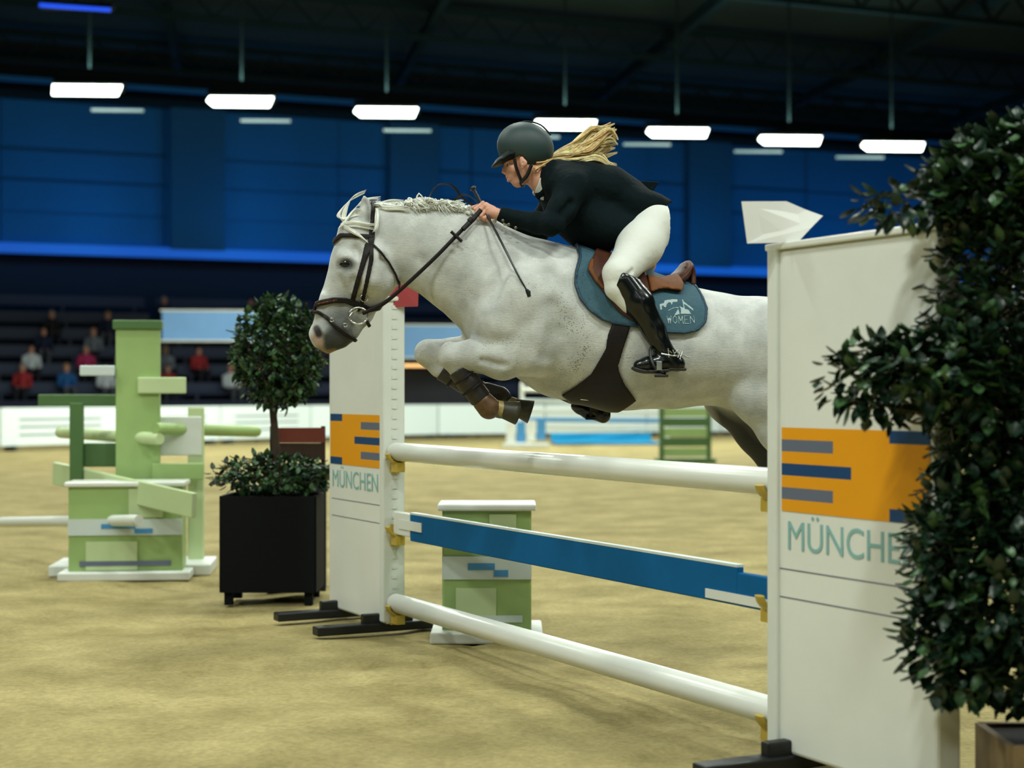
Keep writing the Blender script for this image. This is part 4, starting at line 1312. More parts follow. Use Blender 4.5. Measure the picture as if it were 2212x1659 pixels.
def hall():
    # sand floor with real unevenness near the camera
    n = 150
    xs = np.concatenate([np.linspace(-60, -9, 14)[:-1], np.linspace(-9, 9, 181), np.linspace(9, 60, 14)[1:]])
    ys = np.concatenate([[-30, -15, -5], np.linspace(1, 16, 151), np.linspace(16, 70, 20)[1:]])
    Xg, Yg = np.meshgrid(xs, ys, indexing='ij')
    Z = np.zeros_like(Xg)
    for i in range(26):
        a = rng.uniform(0, 2 * PI); k = rng.uniform(2.5, 17); ph = rng.uniform(0, 2 * PI)
        Z += np.sin(k * (Xg * math.cos(a) + Yg * math.sin(a)) + ph) * .012 / k
    for i in range(420):                                   # hoof prints
        cx, cy = rng.uniform(-6, 5), rng.uniform(4.5, 15)
        d = np.hypot(Xg - cx, (Yg - cy))
        Z += -.018 * np.exp(-(d / .07) ** 2) + .008 * np.exp(-((d - .15) / .06) ** 2)
    near = np.clip((16 - np.abs(Yg)) / 3, 0, 1) * np.clip((9 - np.abs(Xg)) / 2, 0, 1) * (Yg > .5)
    Z = Z * near - .012
    V = np.stack([Xg, Yg, Z], -1).reshape(-1, 3)
    I = np.arange(len(V)).reshape(Xg.shape)
    Q = np.stack([I[:-1, :-1], I[1:, :-1], I[1:, 1:], I[:-1, 1:]], -1).reshape(-1, 4)
    tag(link_mesh('floor', np_mesh('floor', V, Q), M['sand']), 'raked sandy riding arena floor', kind='structure')
    ang = math.atan2(DW.y, DW.x)
    W0 = Vector((-17.3, 54.8, 0))
    zz = lambda z: 1.32 + (z - 1.32) * 1.2
    def on(s, d, z):       # s along the wall from the left image edge, d towards the camera
        p = W0 + DW * s + NW * d
        return Vector((p.x, p.y, z))
    # back wall: cloth panels between thin battens, above a dark opening
    wr = empty('wall_back', on(0, 0, 0), 0, 'blue lit cloth wall above the dark grandstand'); wr['kind'] = 'structure'
    wr.location = (0, 0, 0)
    b = MB(); b.box(on(20, -1.4, 6), (110, .3, 14), rz=ang); b.build('backing', M['wall_dark'], wr)
    edges = [-24, -16, -8, 0, 5.5, 11.8, 17, 24.4, 31.7, 40, 49, 58, 68]
    for i in range(12):
        s0, s1 = edges[i], edges[i + 1]
        nw = .9
        b = MB(); b.box(on((s0 + s1) / 2, -.02 - .06 * (i % 2), zz(7.6)), (s1 - s0 - .04, .12, 5.0), rz=ang); b.build('cloth_panel', M['wall_blue'], wr)
    for z in (6.45, 7.35, 8.2):
        b = MB(); b.box(on(20, .08, zz(z)), (62, .03, .04), rz=ang); b.build('seam_batten', M['seam'], wr)
    for s in (6.6, 14.6, 27.0):
        b = MB(); b.box(on(s, .3, zz(7.6)), (1.9, .3, 5.0), rz=ang); b.build('dark_drape', mat('dark_blue_drape', (0.02, 0.11, 0.21), .9), wr)
    b = MB(); b.box(on(22, .25, zz(5.42)), (92, .16, .34), rz=ang); o = b.build('trim_1', M['strip']); tag(o, 'blue light strip along the gallery front', kind='structure')
    b = MB(); b.box(on(22, .2, zz(9.75)), (92, .5, .26), rz=ang); o = b.build('trim_2', M['girder']); tag(o, 'dark cable tray along the top of the blue wall', kind='structure')
    b = MB(); b.box(on(22, .4, zz(10.15)), (92, .3, .14), rz=ang); o = b.build('trim_3', M['wall_blue']); tag(o, 'blue rail above the wall', kind='structure')
    # ceiling with girders
    b = MB(); b.box(Vector((0, 22, 13.4)), (140, 110, .2)); o = b.build('ceiling', M['ceiling']); tag(o, 'dark hall ceiling', kind='structure')
    for i, d in enumerate((3, 11, 19, 27)):
        g = MB()
        p, q = on(-25, d, 12.5), on(60, d, 12.5)
        g.bar(p + Vector((0, 0, .45)), q + Vector((0, 0, .45)), .22, .16); g.bar(p - Vector((0, 0, .45)), q - Vector((0, 0, .45)), .22, .16)
        for k in range(57):
            s = -25 + k * 1.5
            g.bar(on(s, d, 12.1), on(s + .75, d, 12.9), .06, .06); g.bar(on(s + .75, d, 12.9), on(s + 1.5, d, 12.1), .06, .06)
        o = g.build('ceiling_girder', M['girder'], bpy.data.objects['ceiling'])
        o['kind'] = 'stuff'
    for k in range(7):
        s = -10 + k * 8
        g = MB(); g.bar(on(s, 0, 12.6), on(s - 10, 46, 12.6), .25, .35); g.build('roof_beam', M['girder'], bpy.data.objects['ceiling'])
    # side and rear walls, out of view
    for nm, c, d in [('wall_left', (-52, 22, 6), (.3, 100, 12)), ('wall_right', (55, 22, 6), (.3, 100, 12)), ('wall_front', (0, -26, 6), (110, .3, 12))]:
        b = MB(); b.box(c, d); tag(b.build(nm, M['wall_dark']), 'dark hall wall out of view', kind='structure')

    # lamps of the visible row
    for i, (x, y, w) in enumerate([(190, 191, 150), (520, 216, 145), (835, 239, 140), (1222, 266, 138), (1465, 283.5, 138), (1708, 300, 140), (1930, 313.5, 140)]):
        # depth from the lamp line
        kx = (x - CX) / F
        t = (kx * LAMP0.y - LAMP0.x) / (DW.x - kx * DW.y)
        Y = (LAMP0 + DW * t).y
        p = px(x, y, Y)
        ordn = ['leftmost of the seven', 'second from the left of the seven', 'third from the left of the seven', 'middle one of the seven, above the helmet,', 'third from the right of the seven', 'second from the right of the seven', 'rightmost of the seven'][i]
        lf = empty('floodlight', p, ang * .15, 'bright white hall floodlight, %s' % ordn.rstrip(','), 'lamp', 'floodlights under the hall ceiling')
        L = w / F * Y
        H = .34
        b = MB(); b.box((0, .16, .10), (L * 1.02, .30, .26), rx=.5); b.build('housing', M['housing'], lf, bevel=.03)
        b = MB()
        k = .12
        b.prism([(-L / 2 + k * (i > 0), H / 2), (-L / 2, -H / 2 * (1 if i < 1 else .2)), (-L / 2 + k * 1.3, -H / 2), (L / 2 - k, -H / 2), (L / 2, H / 2 * .2 + H * .3), (L / 2 - k * .3, H / 2)], (0, 1, 0), .06, (0, -.02, 0), (1, 0, 0), (0, .25, .97))
        b.build('diffuser', M['lamp'], lf)
        b = MB(); b.bar((0, .2, .2), (0, .2, 13.3 - p.z), .05, .05); b.build('hanger', M['housing'], lf)
        sgn = 1 if i < 3 else -1
        b = MB(); b.box((sgn * .60 - .1, .9, -.34 if i < 3 else -.22), (L * .75, .12, .05)); b.build('reflection_bar', M['reflection'], lf)  # faint reflection below the lamp, put in as a glowing bar
        d = bpy.data.lights.new('ceiling_glow_fill', 'AREA'); d.energy = 60; d.color = (.62, 1, .86); d.size = L; d.shape = 'RECTANGLE'; d.size_y = .4  # added upward light on the ceiling, stands in for the glow round the lamp
        o = bpy.data.objects.new('ceiling_glow_fill', d); COL.objects.link(o); o.location = p + Vector((0, 0, .5)); o.rotation_euler = (PI, 0, 0)
        d = bpy.data.lights.new('floodlight_beam', 'AREA'); d.energy = 420; d.color = LAMP_COL; d.size = L; d.shape = 'RECTANGLE'; d.size_y = .4
        o = bpy.data.objects.new('floodlight_beam', d); COL.objects.link(o); o.location = p + Vector((0, -.2, -.3)); o.rotation_euler = (-.25, 0, 0)
    p = px(165, 19, 33)
    lf = empty('blue_lamp', p, 0, 'slim blue stage lamp at the top left under the dark ceiling', 'lamp')
    b = MB(); b.box((0, 0, .05), (1.5, .2, .1)); b.build('housing', M['housing'], lf)
    b = MB(); b.box((0, -.11, .0), (1.45, .02, .07), ry=.07); b.build('diffuser', M['blue_lamp'], lf)
    b = MB(); b.bar((0, 0, .1), (0, 0, 13.3 - p.z), .04, .04); b.build('hanger', M['housing'], lf)

    # grandstand under the gallery
    gs = empty('grandstand', on(0, 0, 0), 0, 'dark tiered grandstand with benches below the blue strip', 'grandstand')
    gs.location = (0, 0, 0)
    for k in range(6):
        d = 5.4 - k * 1.0
        z = .9 + k * .60
        b = MB(); b.box(on(20, d, z / 2), (66, 1.0, z), rz=ang); b.build('tier', M['tier'], gs)
        for c in range(11):
            b = MB(); b.box(on(-10 + c * 6, d - .15, z + .42), (5.6, .38, .05), rz=ang); b.box(on(-10 + c * 6, d - .36, z + .62), (5.6, .05, .30), rz=ang)
            for e in (-2.4, 0, 2.4): b.box(on(-10 + c * 6 + e, d - .15, z + .2), (.08, .3, .4), rz=ang)
            b.build('bench', M['bench'], gs)
    b = MB(); b.box(on(20, 5.95, .55), (66, .08, 1.1), rz=ang); b.build('front_wall', M['tier'], gs)
    return on, ang

ON, ANG = hall()

# ------------------------------------------------------------------ spectators
def spectator_meshes():
    def local(lo, hi, h, fn):
        f = Field(lo, hi, h); fn(f); return f.mesh(smooth=2)
    def body(f):
        f.ell((0, 0, .73), (.085, .075, .115), k=0); f.cone((0, -.03, .66), (0, -.02, .64), .06, .06, k=.03)
        f.cone((0, .01, .62), (0, .02, .54), .05, .055, k=.03)
        f.cone((0, .02, .48), (0, 0, .08), .115, .125, 1, k=.05)
        for s in (-1, 1):
            f.cone((s * .08, .02, .50), (s * .19, .02, .47), .07, .06, k=.05)
            f.cone((s * .20, .02, .46), (s * .23, -.06, .22), .05, .04, k=.03)
            f.cone((s * .23, -.06, .22), (s * .10, -.30, .16), .04, .03, k=.03)
            f.cone((s * .10, -.30, .16), (s * .06, -.36, .155), .034, .026, k=.02)
            f.cone((s * .09, 0, .08), (s * .12, -.42, .09), .085, .062, k=.04)
            f.cone((s * .12, -.42, .09), (s * .12, -.40, -.34), .058, .042, k=.03)
            f.cone((s * .12, -.40, -.36), (s * .13, -.54, -.38), .042, .035, k=.03)
        f.ell((0, -.085, .725), (.014, .022, .022), k=.015)
        for s in (-1, 1): f.ell((s * .083, .005, .725), (.012, .02, .03), k=.01)
    def coat(f):
        f.cone((0, .02, .49), (0, 0, .07), .135, .145, 1, k=.05)
        for s in (-1, 1):
            f.cone((s * .08, .02, .50), (s * .19, .02, .47), .085, .075, k=.05)
            f.cone((s * .20, .02, .46), (s * .23, -.06, .22), .068, .056, k=.03)
            f.cone((s * .23, -.06, .22), (s * .11, -.285, .16), .056, .043, k=.03)
    def trousers(f):
        for s in (-1, 1):
            f.cone((s * .09, 0, .08), (s * .12, -.42, .09), .105, .078, k=.04)
            f.cone((s * .12, -.42, .09), (s * .12, -.40, -.31), .074, .060, k=.03)
    def hair(f):
        f.ell((0, .02, .76), (.098, .092, .112), k=0)
        f.ell((0, -.10, .69), (.085, .09, .10), k=.01, op='cut')
    out = {}
    for nm, fn in (('body', body), ('coat', coat), ('trousers', trousers), ('hair', hair)):
        V, Q = local((-.34, -.64, -.45), (.34, .22, .92), .022, fn)
        out[nm] = np_mesh('spectator_' + nm, V, Q)
    return out

def spectators():
    ms = spectator_meshes()
    ms['body'].materials.append(M['skin'])
    cm = lambda n, c: mat(n, S(*c), .8)
    coats = {'white': cm('white_coat_cloth', (205, 215, 220)), 'magenta': cm('magenta_coat_cloth', (176, 44, 96)), 'blue': cm('blue_coat_cloth', (24, 88, 150)),
             'dark blue': cm('navy_coat_cloth', (14, 28, 60)), 'red': cm('red_coat_cloth', (160, 40, 46)), 'grey': cm('grey_coat_cloth', (110, 120, 130)),
             'black': cm('black_coat_cloth', (14, 17, 22)), 'light blue': cm('light_blue_coat_cloth', (120, 160, 196)), 'beige': cm('beige_coat_cloth', (186, 164, 140))}
    hairs = [cm('dark_hair_cloth', (34, 26, 22)), cm('fair_hair_cloth', (150, 118, 74)), cm('grey_hair_cloth', (130, 128, 124))]
    tro = [cm('dark_trouser_cloth', (18, 24, 38)), cm('grey_trouser_cloth', (70, 76, 84))]
    hn = ['dark', 'fair', 'grey']
    for nm in ('coat', 'trousers', 'hair'): ms[nm].materials.append(coats['black'])
    # (along the stand, tier, coat colour, where)
    rows = [(.5, 1, 'white', 'far left end of the stand'), (1.3, 0, 'blue', 'far left front row'), (1.9, 1, 'magenta', 'left part of the stand'), (2.3, 0, 'white', 'left front row'),
            (2.9, 1, 'white', 'left part of the stand'), (3.2, 0, 'magenta', 'left front row'), (3.9, 0, 'red', 'left front row'), (4.0, 1, 'grey', 'left part of the stand'),
            (.2, 0, 'red', 'left image edge, front row'), (.9, 2, 'dark blue', 'third row at the left'), (2.2, 2, 'grey', 'third row at the left'), (3.4, 2, 'black', 'third row at the left'),
            (4.9, 1, 'red', 'behind the tall green upright'), (5.6, 0, 'white', 'right of the tall green upright'), (6.4, 0, 'grey', 'right of the tall green upright'), (7.0, 0, 'blue', 'left of the dark green tree'),
            (6.2, 1, 'light blue', 'second row left of the tree'), (7.4, 2, 'dark blue', 'third row left of the tree'), (5.3, 3, 'black', 'fourth row near the left'), (2.7, 3, 'dark blue', 'fourth row at the left'),
            (1.2, 3, 'black', 'fourth row at the far left'), (8.6, 2, 'blue', 'high behind the tree'), (12.3, 2, 'red', 'behind the rein under the horse jaw'), (13.4, 2, 'dark blue', 'behind the horse throat'),
            (20.5, 4, 'black', 'behind the saddle, fifth row'), (21.6, 4, 'dark blue', 'behind the horse rump, fifth row'), (4.4, 4, 'dark blue', 'fifth row at the left'), (6.9, 4, 'black', 'fifth row left of the horse head')]
    for i, (s, k, c, where) in enumerate(rows):
        d = 5.4 - k * 1.0
        z = .9 + k * .60 + .44
        p = ON(s * 1.2, d - .15, z)
        h = i * 7 % 3
        o = empty('person', p, ANG + rng.uniform(-.3, .3), 'seated spectator in %s coat, %s hair, %s' % (c, hn[h], where), 'person', 'spectators in the grandstand')
        for nm, m in (('body', M['skin']), ('coat', coats[c]), ('trousers', tro[i % 2]), ('hair', hairs[h])):
            q = link_mesh(nm, ms[nm], None, o)
            q.material_slots[0].link = 'OBJECT'
            q.material_slots[0].material = m
            q.scale = (1.08, 1.08, 1.08)
spectators()

# ------------------------------------------------------------------ boards round the arena
ORD = ['first', 'second', 'third', 'fourth', 'fifth', 'sixth', 'seventh', 'eighth', 'ninth', 'tenth', 'eleventh', 'twelfth', 'thirteenth', 'fourteenth', 'fifteenth', 'sixteenth', 'seventeenth', 'eighteenth', 'nineteenth', 'twentieth']
def boards():
    A = [Vector((-19.5, 30, 0)), Vector((-11.7, 37.0, 0)), Vector((-5.6, 45.0, 0)), Vector((-2.2, 48.0, 0)), Vector((4.2, 50.6, 0)), Vector((14, 54.4, 0))]
    k = 0
    for a, b_ in zip(A, A[1:]):
        n = max(1, round((b_ - a).length / 3.0))
        for i in range(n):
            p, q = a + (b_ - a) * (i / n), a + (b_ - a) * ((i + 1) / n)
            c = (p + q) / 2
            d = q - p
            r = math.atan2(d.y, d.x)
            t = empty('arena_board', c, r, 'white boundary board, %s panel from the left end of the row' % ORD[k], 'board', 'boundary boards at the back of the arena')
            b = MB(); b.box((0, 0, .55), (d.length - .04, .06, .88)); b.build('panel', M['board'], t, bevel=.01)
            for sx in (-.4, .4):
                b = MB(); b.box((sx * d.length, .05, .06), (.08, .4, .12)); b.build('foot', M['board_foot'], t)
            for z in ((.72, .55, .36) if k in (3, 4, 5) else ()):
                b = MB(); b.box((0, -.034, z), (d.length * .7, .004, .035)); b.build('printed_line', M['slate'], t)
            k += 1
    # hanging banners and the booth in front of the stand
    for (x0, x1, y0, y1, Y, m, lab) in [(352, 560, 673, 735, 44.5, 'pale_blue', 'pale blue lit banner hanging left of the dark tree'), (862, 1040, 704, 772, 48.5, 'pale_blue', 'pale blue lit banner behind the horse forelegs')]:
        p, q = px(x0, y1, Y), px(x1, y0, Y)
        t = empty('banner', ((p.x + q.x) / 2, Y, p.z), .1, lab, 'banner')
        w, h = q.x - p.x, q.z - p.z
        b = MB(); b.box((0, 0, h / 2), (w, .03, h)); b.build('cloth', M[m], t)
        for z in (h + .02, -.02):
            b = MB(); b.tube([(-w / 2 - .05, 0, z), (w / 2 + .05, 0, z)], .03, 8); b.build('rod', M['white_matt'], t)
        for sx in (-w / 2 + .1, w / 2 - .1):
            b = MB(); b.tube([(sx, .05, h), (sx, .05, -p.z)], .03, 8); b.build('post', M['black_metal'], t)
    p, q = px(848, 862, 49.5), px(1010, 790, 49.5)
    t = empty('booth', ((p.x + q.x) / 2, 49.6, 0), .1, 'low black booth with a warm light tube behind the forelegs', 'booth')
    w = q.x - p.x
    b = MB(); b.box((0, .5, q.z / 2), (w, 1.0, q.z)); b.build('body', M['booth'], t, bevel=.03)
    b = MB(); b.box((0, .4, q.z + .04), (w + .2, 1.3, .08)); b.build('counter', M['booth'], t)
    b = MB(); b.tube([(-w / 2 + .1, -.3, q.z + .0), (w * .08, -.3, q.z + .0)], .045, 8); b.build('light_tube', M['warm'], t)
    b = MB(); b.box((.1, -.02, .95), (w * .8, .03, .06)); b.build('rail', M['band'], t)
boards()

# ------------------------------------------------------------------ the jump
P0, P1 = Vector((-.65, 8.93, 0)), Vector((.97, 5.83, 0))
PD = (P1 - P0).normalized()
PN = Vector((PD.y, -PD.x, 0))               # broad side that faces the camera (and the landing side)
PANG = math.atan2(PD.y, PD.x)

def text_obj(name, txt, size, m, parent, loc, rot, ext=.001, sx=1.0):
    c = bpy.data.curves.new(name, 'FONT')
    c.body = txt; c.size = size; c.extrude = ext; c.align_x = 'CENTER'; c.align_y = 'CENTER'
    t = bpy.data.objects.new(name + '_tmp', c); COL.objects.link(t)
    dg = bpy.context.evaluated_depsgraph_get()
    me = bpy.data.meshes.new_from_object(t.evaluated_get(dg))
    bpy.data.objects.remove(t)
    me.materials.clear()
    o = link_mesh(name, me, m, parent)
    o.location = loc; o.rotation_euler = rot; o.scale = (sx, 1, 1)
    return o

def wing(name, base, dirv, lab, flag_mat, flag_lab, wfront):
    """solid white wing standing in line with the poles; dirv points away from the poles"""
    W, H = .86, 1.83
    rz = math.atan2(dirv.y, dirv.x)
    t = empty(name, base, rz, lab, 'jump wing', 'wings of the white jump')
    fy = -1 if wfront else 1        # which local y side faces the camera
    b = MB(); b.box((W / 2, 0, .05 + (H - .05) / 2), (W, .10, H - .05)); b.build('panel', M['white'], t, bevel=.012)
    b = MB(); b.box((W / 2, 0, H + .012), (W + .03, .13, .025)); b.build('cap', M['white'], t, bevel=.006)
    b = MB(); b.box((.028, 0, .95), (.06, .13, 1.78)); b.build('track_post', M['white_matt'], t, bevel=.008)
    b = MB()
    for k in range(30): b.box((-.004, 0, .2 + k * .055), (.006, .03, .02))
    o = b.build('cup_track', M['white_matt'], t); o['kind'] = 'stuff'
    for x in (.10, W - .12):
        b = MB(); b.box((x, 0, .025), (.09, .85, .05)); b.box((x, 0, .07), (.05, .30, .06)); b.build('foot', M['black_metal'], t, bevel=.008)
    # printed square pattern
    rows = ['OOOOOOBB', 'SSSOOOOO', 'OOOOOOOO', 'BBBBOOOO', 'OOOOOOOO', 'SSSOOOOO', 'OOOOOOBB']
    b = MB()
    x0, x1, z0, z1 = .07, .83, .905, 1.200
    for r, row in enumerate(rows):
        for c, ch in enumerate(row):
            b.mi = 'OBS'.index(ch)
            cx = x0 + (c + .5) * (x1 - x0) / 8; cz = z1 - (r + .5) * (z1 - z0) / 7
            b.box((cx, fy * .0515, cz), ((x1 - x0) / 8, .002, (z1 - z0) / 7))
    o = b.build('square_print', [M['orange'], M['blue_print'], M['slate']], t); o['kind'] = 'stuff'
    text_obj('lettering', 'MÜNCHEN', .145, M['teal_print'], t, (.45, fy * .0515, .815), (PI / 2, 0, 0 if fy < 0 else PI), sx=.98)
    for z in (.60, .70):
        b = MB(); b.box((W / 2, fy * .051, z), (W - .1, .001, .004)); b.build('print_line', M['slate'], t)
    # flag
    f = empty('jump_flag', t.location + dirv * .03 + Vector((0, 0, H)), 0, flag_lab, 'flag')
    return t, f

def jump():
    wr, f1 = wing('jump_wing', P1 + PD * .0, PD, 'white solid jump wing at right with orange and blue squares, nearest the camera', None, 'white direction flag on the near jump wing', True)
    wl, f2 = wing('jump_wing', P0 - PD * .0, -PD, 'white solid jump wing at left with orange squares, beyond the horse head', None, 'red direction flag on the far jump wing', False)
    # flags
    Y = 5.72
    q = lambda x, y: px(x, y, Y) - Vector(f1.location)
    b = MB()
    poly = [(1602, 435), (1700, 434), (1742, 452), (1778, 466), (1752, 492), (1722, 524), (1614, 526)]
    A = [q(x, y) + Vector((0, .012 * math.sin(i), 0)) for i, (x, y) in enumerate(poly)]
    th = Vector((0, .006, 0))
    b.add(A + [p + th for p in A], [tuple(range(7)), tuple(range(13, 6, -1))] + [((i + 1) % 7, i, 7 + i, 7 + (i + 1) % 7) for i in range(7)])
    b.build('cloth', M['flag_white'], f1)
    b = MB(); b.tube([(0, .03, 0), q(1690, 440) + Vector((0, .03, 0))], .008, 8); b.build('stick', M['white_matt'], f1)
    Y = 8.93
    q = lambda x, y: px(x, y, Y) - Vector(f2.location)
    b = MB()
    poly = [(840, 592), (905, 594), (903, 662), (838, 664)]
    A = [q(x, y) + Vector((0, .012 * math.sin(i * 2), 0)) for i, (x, y) in enumerate(poly)]
    b.add(A + [p + th for p in A], [(0, 1, 2, 3), (7, 6, 5, 4)] + [((i + 1) % 4, i, 4 + i, 4 + (i + 1) % 4) for i in range(4)])
    b.build('cloth', M['red'], f2)
    b = MB(); b.tube([(0, 0, 0), q(842, 590)], .008, 8); b.build('stick', M['white_matt'], f2)
    # poles on cups
    def pole(z, lab, r=.05):
        p = empty('jump_pole', P0 + Vector((0, 0, z)), PANG, lab, 'pole')
        L = (P1 - P0).length
        b = MB(); b.tube([(.012, 0, 0), (.02, 0, 0), (L - .02, 0, 0), (L - .012, 0, 0)], [r * .9, r, r, r * .9], 32); b.build('pole', M['white'], p)
        return p
    pole(1.0, 'white round top pole of the jump under the horse')
    pole(.168, 'white round lower pole of the jump near the sand', .052)
    L = (P1 - P0).length
    pl = empty('jump_plank', P0 + Vector((0, 0, .60)), PANG, 'blue flat plank hanging in the middle of the jump', 'plank')
    b = MB(); b.box((L / 2, 0, 0), (L - .5, .032, .145)); b.build('board', M['plank_blue'], pl, bevel=.006)
    b = MB(); b.box((L / 2, 0, .076), (L - .5, .034, .010)); b.build('top_edge', M['band'], pl)
    for x in (.14, L - .14):
        b = MB(); b.box((x, 0, -.01 if x > 1 else .01), (.22, .036, .125)); b.build('end_piece', M['plank_blue'] if x > 1 else M['white_matt'], pl, bevel=.006)
    b = MB(); b.box((L - .24, -.02, -.045), (.42, .006, .035)); b.build('label_strip', M['white_matt'], pl)
    b = MB(); b.box((.26, -.02, .01), (.3, .006, .05)); b.build('label_strip', M['white_matt'], pl)
    # cups
    for z, nm in ((1.0, 'top'), (.60, 'middle'), (.168, 'lower')):
        for base, s, side in ((P0, 1, 'far'), (P1, -1, 'near')):
            c = empty('pole_cup', base + PD * (s * .0) + Vector((0, 0, z)), PANG, 'yellow cup holding the %s element at the %s wing' % (nm, side), 'pole cup', 'cups of the white jump')
            b = MB()
            pts = [(s * .05, math.cos(a) * .062, math.sin(a) * .062) for a in np.linspace(PI * 1.05, PI * 1.95, 9)]
            b.tube(pts, .03, 8, flat=.3, flatdir=(0, 0, 1))
            b.box((s * .05, 0, -.085), (.085, .05, .05)); b.box((s * .01, 0, -.06), (.012, .05, .12))
            b.build('cup', M['yellow'], c)
            b = MB(); b.tube([(s * .0, -.05, -.04), (s * .0, .05, -.04)], .006, 6); b.build('pin', M['steel'], c)
jump()

# ------------------------------------------------------------------ green jump pieces
def green_box(x0, x1, ytop, Y, lab, rz, txt):
    p, q = px(x0, ytop, Y), px(x1, ytop, Y)
    w, h = (q - p).length, p.z
    t = empty('filler_box', ((p.x + q.x) / 2, Y, 0), rz, lab, 'jump filler')
    b = MB(); b.box((0, .15, h / 2 + .02), (w, .30, h - .04)); b.build('box', M['green_paint'], t, bevel=.012)
    b = MB(); b.box((0, .15, h), (w + .05, .36, .035)); b.build('lid', M['white'], t, bevel=.01)
    b = MB(); b.box((w * .18, -.004, h * .80), (w * .30, .012, h * .30)); b.build('pale_panel', M['green_pale'], t)
    b = MB(); b.box((-w * .12, -.004, h * .25), (w * .45, .012, h * .30)); b.build('pale_panel', M['green_pale'], t)
    b = MB(); b.box((0, -.006, h * .55), (w, .014, h * .17)); b.build('label_band', M['band'], t)
    for i, (dx, ww) in enumerate([(-.06, .30), (.16, .16)]):
        b = MB(); b.box((dx * w, -.014, h * (.56 - .05 * i)), (ww * w, .004, h * .05)); b.build('printed_block', M['sky_print'], t)
    b = MB(); b.box((0, -.006, h * .17), (w * .8, .014, h * .05)); b.build('lower_band', M['slate'] if txt else M['band'], t)
    b = MB(); b.box((0, .15, .03), (w + .12, .5, .06)); b.build('base', M['white_matt'], t, bevel=.01)
    return t

